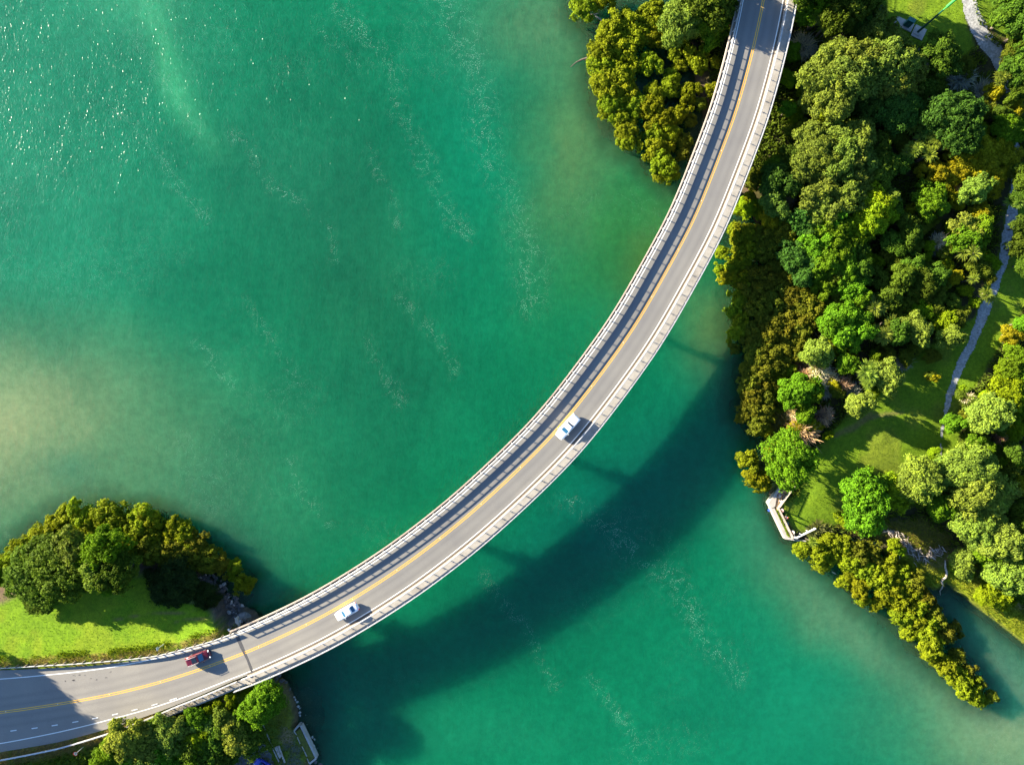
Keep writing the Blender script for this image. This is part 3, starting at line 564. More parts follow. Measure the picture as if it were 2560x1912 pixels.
pm_l = post_mesh('barrier_post', [((-0.10, 0, 0.54), (0.12, 0.17, 1.14)), ((-0.19, 0, 0.06), (0.20, 0.16, 0.06)), ((-0.16, 0, 0.24), (0.08, 0.08, 0.38)), ((-0.03, 0, 1.07), (0.16, 0.09, 0.05))], M['galv'])
tube_top = [(0.07*math.cos(k*math.pi/4) + 0.02, 1.09 + 0.07*math.sin(k*math.pi/4)) for k in range(8)]
low_rail = [(-0.05, 0.80), (0.10, 0.80), (0.10, 0.86), (-0.05, 0.86)]
rail_run('bridge_barrier', ABP + 2, S_END, -4.22, WB, pm_l, 'steel barrier with upper tube rail along the water side of the upper lane', 'barrier', 2.0, -0.02, [('top_rail', tube_top, 'galv')])
pm_r = post_mesh('kerb_post', [((0.12, 0, 0.38), (0.10, 0.11, 0.80)), ((0.14, 0, 0.22), (0.20, 0.18, 0.06)), ((0.11, 0, 0.80), (0.14, 0.13, 0.04))], M['galv'])
rail_run('footpath_barrier', ABP - 1, S_END, 4.26, flip(WB), pm_r, 'steel barrier between the traffic lane and the concrete footpath', 'barrier', 2.0, 0.0, [('top_cap', [(-0.05, 0.833), (0.10, 0.833), (0.10, 0.87), (-0.05, 0.87)], 'galv')], dz=0.13)
pm_o = post_mesh('handrail_post', [((0.0, 0, 0.62), (0.07, 0.07, 0.96)), ((-0.10, 0, 0.34), (0.20, 0.08, 0.10)), ((-0.07, 0, 0.60), (0.12, 0.06, 0.45))], M['galv'])
rail_run('footpath_handrail', ABP - 3, S_END, 5.84, [(-0.06, 1.06), (0.09, 1.06), (0.09, 1.13), (-0.06, 1.13)], pm_o, 'pale pedestrian handrail along the outer edge of the bridge footpath', 'handrail', 2.0, 0.0,
         [('mid_rail', [(0.0, 0.72), (0.05, 0.72), (0.05, 0.78), (0.0, 0.78)], 'galv'), ('lower_rail', [(0.0, 0.42), (0.05, 0.42), (0.05, 0.48), (0.0, 0.48)], 'galv')], start=1.0)
pm_t = post_mesh('timber_post', [((-0.16, 0, 0.30), (0.16, 0.20, 1.1)), ((-0.07, 0, 0.64), (0.08, 0.12, 0.3))], M['timber'])
sL = station(18)
rail_run('roadside_guardrail', sL, ABP + 2, -RAIL_L, WB, pm_t, 'steel guardrail on timber posts between road and bright green lawn', 'guardrail', 1.85)
pm_t2 = post_mesh('timber_post', [((0.16, 0, 0.25), (0.16, 0.20, 1.2)), ((0.07, 0, 0.64), (0.08, 0.12, 0.3))], M['timber'])
rail_run('roadside_guardrail', 0, ABP - 1, RAIL_R, flip(WB), pm_t2, 'pale guardrail on timber posts along the lower verge by the trees', 'guardrail', 1.85, 0.0, [('top_cap', [(-0.10, 0.833), (0.12, 0.833), (0.12, 0.88), (-0.10, 0.88)], 'galv')])

# ------------------------------------------------------------------ vehicles (local x forward, y left)
def loft(sections, n=12, power=3.2):
    """sections: (x, half width, z bottom, z top) -> rounded closed hull"""
    v = []; f = []
    for x, hw, z0, z1 in sections:
        for k in range(n):
            th = 2*math.pi*(k + 0.5)/n; c, s = math.cos(th), math.sin(th)
            v.append((x, hw*math.copysign(abs(c)**(2/power), c), (z0 + z1)/2 + (z1 - z0)/2*math.copysign(abs(s)**(2/power), s)))
    for i in range(len(sections) - 1):
        for k in range(n): f.append((i*n + k, (i + 1)*n + k, (i + 1)*n + (k + 1) % n, i*n + (k + 1) % n))
    f.append(tuple(range(n))); f.append(tuple(range(len(sections)*n - 1, (len(sections) - 1)*n - 1, -1)))
    return v, f
def fix(o):
    bm = bmesh.new(); bm.from_mesh(o.data); bmesh.ops.recalc_face_normals(bm, faces=bm.faces); bm.to_mesh(o.data); bm.free(); return o
def slab(name, pts, th, m, parent, out=Vector((0, 0, 1))):
    """a thin curved-in-place panel: 4 corner points given, thickness along out"""
    v = [Vector(p) for p in pts]; n = (v[1] - v[0]).cross(v[3] - v[0]).normalized()
    if n.dot(out) < 0: n = -n
    vv = [p - n*th for p in v] + [p + n*0.012 for p in v]
    return fix(obj(name, vv, [(0, 1, 2, 3), (4, 5, 6, 7), (0, 1, 5, 4), (1, 2, 6, 5), (2, 3, 7, 6), (3, 0, 4, 7)], m, parent))
def car(name, px, py, z, head, L, W, paintm, label, cat, kind):
    p = P(px, py, z + 0.8); root = tag(empty(name, (p.x, p.y, z), head), label, cat); h = L/2; w2 = W/2
    if kind == 'sedan':
        hull = [(h, w2*.62, .32, .62), (h - .12, w2*.78, .24, .72), (h - .45, w2*.93, .2, .82), (h*.45, w2, .19, .95), (0, w2, .18, .98), (-h*.55, w2, .19, 1.0), (-h + .5, w2*.95, .22, 1.0), (-h + .1, w2*.82, .26, .94), (-h, w2*.7, .34, .8)]
        roof = (h*.10, -h*.42, 1.44); ws = (h*.42, .97); rw = (-h*.72, 1.02); tw = .70
    elif kind == 'suv':
        hull = [(h, w2*.60, .4, .78), (h - .12, w2*.78, .3, .92), (h - .5, w2*.94, .26, 1.02), (h*.5, w2, .24, 1.10), (0, w2, .24, 1.15), (-h*.6, w2, .24, 1.18), (-h + .3, w2*.96, .28, 1.2), (-h + .05, w2*.86, .34, 1.15), (-h, w2*.78, .42, 1.0)]
        roof = (h*.16, -h*.84, 1.72); ws = (h*.48, 1.09); rw = (-h*.96, 1.2); tw = .76
    elif kind == 'pickup':
        hull = [(h, w2*.66, .45, .85), (h - .12, w2*.82, .36, .98), (h - .55, w2*.95, .32, 1.08), (h*.5, w2, .3, 1.14), (0, w2, .3, 1.16), (-h*.6, w2, .32, 1.18), (-h + .1, w2*.98, .36, 1.18), (-h, w2*.95, .45, 1.16)]
        roof = (h*.14, -h*.22, 1.78); ws = (h*.46, 1.13); rw = (-h*.29, 1.17); tw = .74
    else:
        hull = [(h, w2*.62, .34, .68), (h - .12, w2*.80, .26, .80), (h - .4, w2*.95, .2, .92), (h*.5, w2, .19, 1.0), (0, w2, .18, 1.04), (-h*.6, w2, .2, 1.06), (-h + .25, w2*.94, .26, 1.05), (-h, w2*.8, .36, .92)]
        roof = (h*.15, -h*.72, 1.5); ws = (h*.50, 1.0); rw = (-h*.93, 1.06); tw = .74
    v, f = loft(hull, 16, 4.0); fix(obj('body', v, f, paintm, root, True))
    rf, rb, rz = roof; bw = w2*.92; rwid = w2*tw; zb = min(ws[1], rw[1]) - .06
    # cabin shell: belt line below, roof above
    belt = [(ws[0], bw*.86, ws[1] - .03), (rf, bw, zb + .03), (rb, bw, zb + .03), (rw[0], bw*.86, rw[1] - .03)]
    top = [(rf, rwid, rz - .05), (rf - .12, rwid, rz), (rb + .1, rwid, rz), (rb, rwid*.97, rz - .06)]
    cab = MB(); vs = [(ws[0], -bw*.84, ws[1] - .05), (ws[0], bw*.84, ws[1] - .05), (rw[0], bw*.84, rw[1] - .05), (rw[0], -bw*.84, rw[1] - .05), (rf, -rwid*.97, rz - .07), (rf, rwid*.97, rz - .07), (rb, rwid*.97, rz - .07), (rb, -rwid*.97, rz - .07), (0.5*(rf + rb), -bw, zb), (0.5*(rf + rb), bw, zb)]
    cab.add(vs, [(0, 1, 5, 4), (3, 7, 6, 2), (0, 4, 7, 3, 8), (1, 9, 2, 6, 5), (4, 5, 6, 7), (0, 8, 3, 2, 9, 1)]); fix(cab.build('cabin', paintm, root))
    vr, fr_ = loft([(rf + .02, rwid*.80, rz - .09, rz - .03), (rf - .15, rwid*.97, rz - .10, rz + .0), ((rf + rb)/2, rwid*1.0, rz - .10, rz + .03), (rb + .2, rwid*.97, rz - .10, rz + .0), (rb - .02, rwid*.82, rz - .09, rz - .04)], 12, 3.5); fix(obj('roof', vr, fr_, paintm, root, True))
    g = M['glass']; gd = M['glassdark']
    lerp = lambda a, b, k: tuple(a[q] + (b[q] - a[q])*k for q in range(3))
    A, B, D, E = (ws[0], -bw*.84, ws[1] - .05), (ws[0], bw*.84, ws[1] - .05), (rf, rwid*.97, rz - .07), (rf, -rwid*.97, rz - .07)
    slab('windscreen', [lerp(lerp(A, E, .10), lerp(B, D, .10), .05), lerp(lerp(A, E, .10), lerp(B, D, .10), .95), lerp(lerp(A, E, .93), lerp(B, D, .93), .95), lerp(lerp(A, E, .93), lerp(B, D, .93), .05)], .02, g, root, Vector((1, 0, 1)))
    A2, B2, D2, E2 = (rw[0], -bw*.84, rw[1] - .05), (rw[0], bw*.84, rw[1] - .05), (rb, rwid*.97, rz - .07), (rb, -rwid*.97, rz - .07)
    slab('rear_window', [lerp(lerp(A2, E2, .15), lerp(B2, D2, .15), .08), lerp(lerp(A2, E2, .15), lerp(B2, D2, .15), .92), lerp(lerp(A2, E2, .9), lerp(B2, D2, .9), .92), lerp(lerp(A2, E2, .9), lerp(B2, D2, .9), .08)], .02, g, root, Vector((-1, 0, .6)))
    for sgn in (1, -1):
        q = [(ws[0] - .25, sgn*(bw*.90), zb + .1), (rw[0] + .25, sgn*(bw*.90), zb + .1), (rb + .12, sgn*(rwid*1.0), rz - .12), (rf - .05, sgn*(rwid*1.0), rz - .12)]
        slab('side_window', q, .03, gd, root, Vector((0, sgn, 0.3)))
        MB().box((ws[0] - .22, sgn*(w2 + .09), zb + .14), (.12, .2, .14), 0, .8).build('mirror', paintm, root)
        MB().box((h - .16, sgn*w2*.62, .68 if kind != 'pickup' and kind != 'suv' else .86), (.24, .34, .14), sgn*-.3, .8).build('headlight', M['lampwhite'], root)
        MB().box((-h + .06, sgn*w2*.74, .86 if kind in ('sedan', 'hatch') else 1.02), (.12, .26, .16), 0, .85).build('taillight', M['lampred'], root)
        for wx_ in (h*.62, -h*.58):
            rr = .31 if kind in ('sedan', 'hatch') else .36
            wr = link('wheel', None, root); wr.location = (wx_, sgn*(w2 - .12), rr)
            mb = MB(); mb.tube([(0, -.11, 0), (0, .11, 0)], rr, 18); ty = mb.build('tyre', M['tyre'], wr)
            MB().tube([(0, sgn*.09, 0), (0, sgn*.118, 0)], rr*.64, 12).build('rim', M['rim'], wr)
        if kind == 'suv':
            MB().tube([(rf - .15, sgn*rwid*.88, rz + .04), (rf - .3, sgn*rwid*.9, rz + .09), (rb + .2, sgn*rwid*.9, rz + .09), (rb + .05, sgn*rwid*.88, rz + .04)], .035, 6).build('roof_bar', M['chrome'], root)
    if kind == 'suv':
        slab('sunroof', [(rf - .35, -rwid*.6, rz + .025), (rf - .35, rwid*.6, rz + .025), (rf - 1.25, rwid*.6, rz + .03), (rf - 1.25, -rwid*.6, rz + .03)], .01, gd, root)
        MB().box((h - .05, 0, .62), (.08, W*.5, .2)).build('grille', M['trim'], root)
    if kind == 'pickup':
        vc, fc = loft([(-h*.33, w2*.90, 1.1, 1.40), (-h*.38, w2*.93, 1.1, 1.46), (-h*.9, w2*.93, 1.1, 1.44), (-h*.975, w2*.90, 1.1, 1.34)], 12, 5.0); fix(obj('tray_cover', vc, fc, paintm, root, True))
        MB().box((-h*.31, 0, 1.30), (.05, W*.74, .22)).build('cab_gap_trim', M['trim'], root)
    return root
def heading(ax, ay, bx, by): return math.atan2(-(by - ay), bx - ax)
iz = lambda px: C[station(px), 2]
car('pickup_truck', 1419, 1067, iz(1410), heading(1446, 1034, 1391, 1096), 5.2, 1.86, M['white'], 'white pickup truck with covered tray driving along the middle of the bridge', 'pickup truck', 'pickup')
car('sedan_car', 867, 1529, iz(862), heading(895, 1513, 839, 1545), 4.6, 1.78, M['white'], 'white sedan driving on the lower part of the bridge', 'car', 'sedan')
car('suv_car', 496, 1644, iz(490), heading(466, 1655, 527, 1632), 4.6, 1.86, M['maroon'], 'dark red suv with silver roof bars approaching the bridge from the left', 'car', 'suv')
car('parked_car', 659, 1915, 2.3, heading(700, 1938, 630, 1896), 4.0, 1.72, M['blue'], 'bright blue car parked on the grey lot at the bottom edge', 'car', 'hatch')

# ------------------------------------------------------------------ gravel path and parking lot, laid over the ground
def gravel_mat():
    m, t, b, o = mat('pale_gravel'); co = objco(t); n = noise(t, 2.4, 4, 0.8, co); n2 = noise(t, 0.7, 3, 0.6, co)
    c = ramp(t, n, [(0.32, (0.13, 0.135, 0.14)), (0.5, (0.27, 0.275, 0.28)), (0.72, (0.44, 0.445, 0.45))]); c = mixc(t, ramp(t, n2, [(0.55, (0, 0, 0)), (0.75, (0.6, 0.6, 0.6))]), c, (0.12, 0.12, 0.08))
    t.links.new(c, b.inputs['Base Color']); b.inputs['Roughness'].default_value = 0.95; bump(t, n, 0.5, 0.06, b); return m
M['gravel'] = gravel_mat(); M['lot'] = rough_mat('worn_tar_seal', (0.085, 0.09, 0.095), (0.17, 0.175, 0.18), 1.2, 0.9, 0.3)
def draped(name, poly_px, m, lift, zguess=2.0, step=0.7, rag=0.5):
    """a sheet over the ground inside a picture-space outline, with ragged edges"""
    poly = P2(poly_px, zguess); x0, y0 = poly.min(0) - 1; x1, y1 = poly.max(0) + 1
    X, Y = np.meshgrid(np.arange(x0, x1, step), np.arange(y0, y1, step)); d = sdist(X, Y, poly) + (fbm(X, Y, 1.6, 404) - 0.5)*rag*2; Z = height(X, Y)[0] + lift
    inside = d > 0; ny, nx = X.shape; idx = np.arange(ny*nx).reshape(ny, nx); k = inside[:-1, :-1] & inside[:-1, 1:] & inside[1:, 1:] & inside[1:, :-1]
    F = np.stack([idx[:-1, :-1][k], idx[:-1, 1:][k], idx[1:, 1:][k], idx[1:, :-1][k]], 1); u = np.unique(F); re = np.full(ny*nx, -1); re[u] = np.arange(len(u))
    return tag(link(name, fast_mesh(name, np.stack([X.ravel(), Y.ravel(), Z.ravel()], 1)[u], re[F], m)), kind='structure')
PATH = [(2396, -60, 34), (2405, -20, 36), (2420, 40, 40), (2445, 95, 46), (2478, 135, 44), (2495, 165, 34), (2502, 200, 20), (2514, 240, 17), (2524, 300, 16), (2530, 360, 17), (2532, 433, 22), (2529, 514, 27), (2518, 569, 26), (2510, 618, 24), (2502, 672, 20), (2485, 713, 22), (2472, 749, 24), (2458, 781, 30), (2445, 814, 26), (2428, 862, 23), (2406, 903, 21), (2390, 942, 20), (2377, 985, 19), (2368, 1027, 13), (2360, 1068, 9), (2358, 1111, 7), (2359, 1150, 8)]
pl = []; pr = []
for k, (a, b, wd) in enumerate(PATH):
    q0, q1 = PATH[max(k - 1, 0)], PATH[min(k + 1, len(PATH) - 1)]; dx, dy = q1[0] - q0[0], q1[1] - q0[1]; L = math.hypot(dx, dy); pl.append((a - dy/L*wd/2, b + dx/L*wd/2)); pr.append((a + dy/L*wd/2, b - dx/L*wd/2))
path = draped('gravel_path', pl + pr[::-1], M['gravel'], 0.03, 2.6, 0.22, 0.35)
lot = draped('parking_lot', [(560, 1960), (545, 1890), (560, 1845), (600, 1828), (622, 1825), (655, 1850), (672, 1880), (690, 1925), (700, 1960)], M['lot'], 0.03, 2.3, 0.35, 0.5)

# ------------------------------------------------------------------ foliage builders
def unit(v): return v/np.maximum(np.linalg.norm(v, axis=-1, keepdims=True), 1e-9)
def leaves(pos, nrm, L, W, r, var, name):
    n = len(pos); t = unit(np.cross(nrm, unit(r.normal(size=(n, 3))))); b = np.cross(nrm, t); L = (L*r.uniform(0.7, 1.35, n))[:, None]; W = L*W
    v = np.empty((n, 4, 3)); v[:, 0] = pos - t*L/2; v[:, 1] = pos + b*W/2 + nrm*L*0.06; v[:, 2] = pos + t*L/2; v[:, 3] = pos - b*W/2 + nrm*L*0.06
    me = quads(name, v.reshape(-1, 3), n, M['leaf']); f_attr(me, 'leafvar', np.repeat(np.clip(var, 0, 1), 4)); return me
def crown(name, R, Rz, zc, nl, lr, ntuft, tr, lpt, leaf, wid=0.55, seed=0, flat=0.0, inner=0.25):
    """leafy crown: lobes on a dome, tufts on lobes, single leaves on tufts"""
    r = np.random.default_rng(seed); k = np.arange(nl) + 0.5; ct = 1 - k/nl*1.18; ct = np.clip(ct + r.normal(0, 0.06, nl), -0.25, 1); ph = k*2.39996 + r.normal(0, 0.35, nl); st = np.sqrt(np.maximum(1 - ct**2, 0))
    f = r.uniform(0.52, 0.98, nl)*(1 - lr/R*0.25); ph0 = r.uniform(0, 6.28, 3); f = f*(1 + .18*np.sin(2*ph + ph0[0]) + .12*np.sin(3*ph + ph0[1]) + .08*np.sin(5*ph + ph0[2])); cen = np.stack([st*np.cos(ph)*R*f, st*np.sin(ph)*R*f, zc + ct*Rz*f*r.uniform(0.8, 1.12, nl)], 1)
    lrad = lr*r.uniform(0.65, 1.3, nl); lv = r.uniform(0, 1, nl)
    ti = np.repeat(np.arange(nl), ntuft); d = unit(r.normal(size=(len(ti), 3))); outw = unit(np.stack([cen[ti, 0], cen[ti, 1], (cen[ti, 2] - zc)*R/Rz + R*0.25], 1)); d = unit(d + outw*0.75 + np.array([0, 0, 0.25]))
    tp = cen[ti] + d*lrad[ti][:, None]*np.where(r.random(len(ti)) < .18, r.uniform(1.1, 1.5, len(ti)), r.uniform(0.78, 1.1, len(ti)))[:, None]
    dd = np.linalg.norm(tp[:, None] - cen[None], axis=2)/lrad[None]; dd[np.arange(len(ti)), ti] = 9; ok = dd.min(1) > 0.72; ti, d, tp = ti[ok], d[ok], tp[ok]
    tv = r.uniform(0, 1, len(ti)); li = np.repeat(np.arange(len(ti)), lpt); e = unit(r.normal(size=(len(li), 3)) + d[li]*0.6)
    pos = tp[li] + e*(tr*r.uniform(0.35, 1.05, len(li)))[:, None]; nrm = unit(e*0.55 + d[li]*0.55 + r.normal(size=e.shape)*0.55 + np.array([0, 0, 0.2]))
    var = 0.08 + 0.24*lv[ti][li] + 0.42*tv[li] + 0.28*r.uniform(0, 1, len(li))
    # inner leaves that close the crown, shade put into their darker tones
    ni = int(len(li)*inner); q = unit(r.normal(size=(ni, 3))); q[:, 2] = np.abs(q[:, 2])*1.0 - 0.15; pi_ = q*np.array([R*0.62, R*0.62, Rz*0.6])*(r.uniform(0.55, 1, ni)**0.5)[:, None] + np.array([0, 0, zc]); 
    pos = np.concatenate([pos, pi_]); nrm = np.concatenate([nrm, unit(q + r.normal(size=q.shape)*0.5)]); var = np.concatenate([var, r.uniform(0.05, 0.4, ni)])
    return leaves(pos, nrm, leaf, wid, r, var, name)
def trunk(name, H, R, zc, seed, forks=6, r0=0.16):
    r = random.Random(seed); m = MB(); lean = (r.uniform(-.12, .12)*H, r.uniform(-.12, .12)*H)
    top = (lean[0], lean[1], zc*0.75); m.tube([(0, 0, -0.6), (lean[0]*.35, lean[1]*.3, zc*.35), top], [r0*1.35, r0, r0*.75], 7)
    for k in range(forks):
        a = 2*math.pi*(k + r.random()*.6)/forks; L = R*r.uniform(.55, .8); zz = zc + r.uniform(-.1, .45)*(H - zc)
        m.tube([top, (top[0] + math.cos(a)*L*.45, top[1] + math.sin(a)*L*.45, (top[2] + zz)/2 + .15*L), (math.cos(a)*L, math.sin(a)*L, zz)], [r0*.6, r0*.4, r0*.15], 5)
        a2 = a + r.uniform(.3, .7); m.tube([(top[0] + math.cos(a)*L*.45, top[1] + math.sin(a)*L*.45, (top[2] + zz)/2 + .15*L), (math.cos(a2)*L*.8, math.sin(a2)*L*.8, zz + .2*L)], [r0*.35, r0*.1], 5)
    return mesh(name, m.v, m.f, M['bark'])
def rosette(name, heads, seed, blade=0.75, n=85):
    r = np.random.default_rng(seed); pos = []; V = []; var = []
    for hx, hy, hz in heads:
        d = unit(np.stack([r.normal(size=n), r.normal(size=n), np.abs(r.normal(size=n))*0.75 - 0.12], 1)); L = blade*r.uniform(0.75, 1.15, n)[:, None]; s = unit(np.cross(d, [0, 0, 1.0])); c = np.array([hx, hy, hz]); dr = np.array([0, 0, -1.0])
        mid = c + d*L*0.55; tip = c + d*L + dr*L*0.18; w_ = 0.055*blade/0.75
        V.append(np.stack([c + d*0.04 - s*w_*0.5, mid - s*w_, tip, mid + s*w_], 1)); var.append(r.uniform(0.25, 0.95, n))
    V = np.concatenate(V); me = quads(name, V.reshape(-1, 3), len(V), M['leaf']); f_attr(me, 'leafvar', np.repeat(np.concatenate(var), 4)); return me
def twigs(name, R, H, n, seed, w_=0.035):
    r = np.random.default_rng(seed); base = np.stack([r.normal(0, R*.35, n), r.normal(0, R*.35, n), r.uniform(0, H*.6, n)], 1); d = unit(np.stack([base[:, 0]*1.2 + r.normal(0, .5, n), base[:, 1]*1.2 + r.normal(0, .5, n), r.uniform(.15, 1.0, n)], 1)); L = (R*r.uniform(.35, .8, n))[:, None]
    s = unit(np.cross(d, unit(r.normal(size=(n, 3)))))*w_; tip = base + d*L; V = np.stack([base - s, tip - s*.25, tip + s*.25, base + s], 1); me = quads(name, V.reshape(-1, 3), n, M['leaf']); f_attr(me, 'leafvar', np.repeat(r.uniform(.1, 1, n), 4)); return me
def stems(name, heads, seed):
    m = MB(); r = random.Random(seed)
    for hx, hy, hz in heads: m.tube([(0, 0, -.5), (hx*.3, hy*.3, hz*.4), (hx, hy, hz)], [.13, .1, .08], 6)
    return mesh(name, m.v, m.f, M['bark'])
PROTO = {}
def proto(key, R, H, crowns, trunks): PROTO[key] = (R, H, crowns, trunks)
proto('mangrove_s', 1.25, 2.6, [crown('mangrove_crown', 1.25, 1.1, 1.35, 14, .42, 20, .22, 9, .27, .6, 10 + s) for s in range(2)], [trunk('mangrove_stem', 2.5, 1.2, 1.2, s, 5, .08) for s in range(2)])
proto('mangrove', 2.4, 3.7, [crown('mangrove_crown', 2.4, 1.7, 1.9, 40, .58, 24, .28, 9, .31, .6, 20 + s) for s in range(4)], [trunk('mangrove_stem', 3.6, 2.3, 1.6, 20 + s, 7, .12) for s in range(3)])
proto('broad', 4.0, 9.0, [crown('broad_crown', 4.0, 2.9, 5.8, 64, .95, 40, .40, 10, .36, .55, 40 + s) for s in range(3)], [trunk('broad_trunk', 9, 3.8, 5, 40 + s, 8, .26) for s in range(2)])
proto('broad_s', 2.4, 6.0, [crown('broad_crown', 2.4, 2.0, 3.8, 34, .70, 36, .33, 10, .32, .55, 50 + s) for s in range(3)], [trunk('broad_trunk', 6, 2.3, 3.2, 50 + s, 6, .18) for s in range(2)])
proto('scrub', 1.7, 3.4, [crown('scrub_crown', 1.7, 1.5, 1.8, 34, .40, 30, .21, 9, .24, .35, 60 + s) for s in range(4)], [trunk('scrub_stem', 3.2, 1.6, 1.5, 60 + s, 6, .07) for s in range(2)])
proto('shrub', 2.2, 2.4, [crown('shrub_crown', 2.2, 1.4, .9, 60, .50, 44, .24, 8, .30, .22, 70 + s, inner=.4) for s in range(2)], [trunk('shrub_stem', 2.2, 2.0, .8, 70, 7, .06)])
hd = [[(0, 0, 2.6)], [(.25, 0, 3.0), (-.35, .25, 2.6), (.05, -.45, 2.4)], [(.5, .2, 3.2), (-.4, .3, 2.9), (0, -.5, 2.7), (-.1, .1, 3.3), (.55, -.4, 2.4)]]
proto('cord', .85, 3.2, [rosette('cabbage_heads', h_, 80 + k) for k, h_ in enumerate(hd)], [stems('cabbage_stems', h_, k) for k, h_ in enumerate(hd)])
proto('dead', 1.5, 2.4, [twigs('dead_twigs', 1.5, 2.2, 1100, 90 + s, .05) for s in range(2)], [trunk('dead_stem', 2.2, 1.3, 1.2, 90, 7, .07)])
proto('flax', 1.0, 1.4, [rosette('flax_blades', [(0, 0, .15), (.3, .2, .1), (-.3, .15, .1)], 95, 1.35, 60)], [stems('flax_base', [(0, 0, .15)], 1)])
# kind: (prototype small, large, split radius, base colour, spread of colour, height factor, name, look)
K = {'m': ('mangrove_s', 'mangrove', 1.65, (.158, .188, .008), 'mangrove_tree', 'olive yellow mangrove', 1.0), 'n': ('mangrove_s', 'mangrove', 1.65, (.110, .118, .010), 'mangrove_tree', 'dark olive mangrove', 1.0),
     'b': ('broad_s', 'broad', 3.0, (.115, .155, .022), 'broadleaf_tree', 'grey green broadleaf tree', 1.0), 'l': ('broad_s', 'broad', 3.0, (.165, .215, .028), 'broadleaf_tree', 'pale green broadleaf tree', .85),
     'g': ('broad_s', 'broad', 3.0, (.086, .168, .008), 'leafy_tree', 'bright green leafy tree', .9), 'y': ('scrub', 'broad_s', 2.2, (.165, .23, .007), 'leafy_tree', 'yellow green tree', .8),
     'd': ('broad_s', 'broad', 3.0, (.062, .104, .010), 'leafy_tree', 'dark green leafy tree', .9), 't': ('broad_s', 'broad', 3.0, (.044, .092, .013), 'leafy_tree', 'deep teal green tree', .85),
     's': ('scrub', 'scrub', 9, (.105, .13, .012), 'scrub_bush', 'olive scrub bush', .8), 'Y': ('scrub', 'scrub', 9, (.225, .205, .009), 'scrub_bush', 'golden yellow scrub bush', .95),
     'c': ('cord', 'cord', 9, (.17, .22, .03), 'cabbage_tree', 'spiky light green cabbage tree', 1.0), 'x': ('dead', 'dead', 9, (.62, .54, .42), 'dead_bush', 'pale bleached dead bush', 1.5), 'p': ('dead', 'dead', 9, (.50, .33, .23), 'dead_bush', 'pinkish brown dead bush', 1.5),
     'z': ('dead', 'dead', 9, (.34, .32, .28), 'dead_bush', 'grey twiggy bush', 1.0), 'h': ('shrub', 'shrub', 9, (.024, .045, .010), 'round_shrub', 'dark green round shrub', 1.0), 'f': ('flax', 'flax', 9, (.13, .14, .045), 'flax_clump', 'spiky flax clump', 1.0)}
TREES = []
def block(ox, oy, sc, txt):
    for it in txt.split(';'):
        q = it.strip()
        if not q: continue
        k = q[0]; a = [float(u) for u in q[1:].split(',')]; TREES.append((ox + a[0]/sc, oy + a[1]/sc, a[2]/sc, k, a[3] if len(a) > 3 else 1.0))
# islet of mangroves left of the bridge
block(1400, 0, 3.672, 'm220,50,115;m400,-40,110;m620,190,120;m850,120,120;m480,300,130;m410,450,125;m400,610,120;m560,430,130;m700,330,110;m870,330,100;m420,770,130;m560,680,130;m820,580,105;m480,930,120;m600,820,120;m700,950,110;m430,1020,75;m560,1090,90;m620,1200,110;m620,1300,85;m860,860,95;m1000,800,95;m1190,850,90;m850,1000,110;m950,1100,105;m1080,1050,90;m880,1230,100;m1000,1200,95;m870,1370,110;m980,1330,80;m950,1490,110;m1010,1580,85;m920,1600,65;n1150,1300,70;n1130,1420,60;m1050,470,75;m1200,500,75;m1290,580,80;m1100,600,60;m1420,560,50;m1390,820,65;m1130,380,55;m1030,680,60;m1310,480,60;n1300,950,55;n1200,1100,60;'
      'b1150,150,190,.95;g1330,120,160;d1470,95,150,1.05;g1420,280,105;b1080,230,110;d1540,-30,100,1.2;d1380,-60,200,1.3')
# forest right of the bridge, upper part
block(1960, 0, 3.672, 'g170,90,120;c300,180,70;c370,250,80;g60,470,75;z200,400,90;s450,430,85;p500,370,60;b830,270,115;b1000,370,115;d600,70,140,1.55;t700,180,110,1.2;d480,190,100,1.4;d190,-70,120,1.3;d130,-360,140,1.5;d260,-290,150,1.6;d470,-240,140,1.6;d690,-210,130,1.5;d900,-190,120,1.5;d800,-60,130,1.6;g330,40,80,1.3;'
      'b430,640,205;b700,560,175;b330,740,120;b480,860,175;b250,930,95;b620,720,175;b950,600,185;b1150,570,125;b1050,730,165;b1000,880,120;y960,960,105;t800,950,130;t680,870,110;'
      'd1450,490,140;s1660,590,85;z1290,660,130;s1400,760,95;z1660,710,85;z1850,820,75;z1900,990,55;c1960,740,50;Y1950,830,65;y430,1060,115;y680,1080,75;y390,1130,70;t1060,1000,160;t1560,1020,175;t1610,1150,165;t1470,1120,135;'
      's1830,1000,85;c1280,1240,75;c1380,1280,75;c1300,1320,60;c1490,1340,50;c1330,1420,90;c1190,1150,60;c1180,1380,60;y1820,1180,65;g2040,1160,100;Y2130,980,75;g2150,1210,80;Y1830,1340,120;Y1960,1310,110;Y2050,1400,110;Y1900,1430,115;Y1650,1480,115;Y1760,1480,95;Y1400,1570,100;Y1580,1580,95;Y1850,1570,105;Y1960,1600,95;s2090,1500,95;'
      'b250,1300,140;b480,1260,130;b680,1280,135;b330,1420,150;b550,1440,150;b220,1530,130;b420,1560,130;b720,1480,140;d880,1420,115;d980,1510,105;d100,1480,100;b650,1590,130;d860,1590,130;'
      'd2100,120,140,1.1;d2170,20,150,1.1;d2190,270,130;Y2200,400,90;s2120,490,95;d2110,650,105;d2090,900,50;d2190,750,90;d2300,520,150;d2330,150,200;y60,720,70;y180,830,55;g40,1000,60;y110,1060,60;s200,1160,65;s90,1200,60;y500,760,60;d1250,830,90;s1230,950,70;d2000,1050,70;d1700,1330,70;s1020,1230,80;s1120,1330,70;')
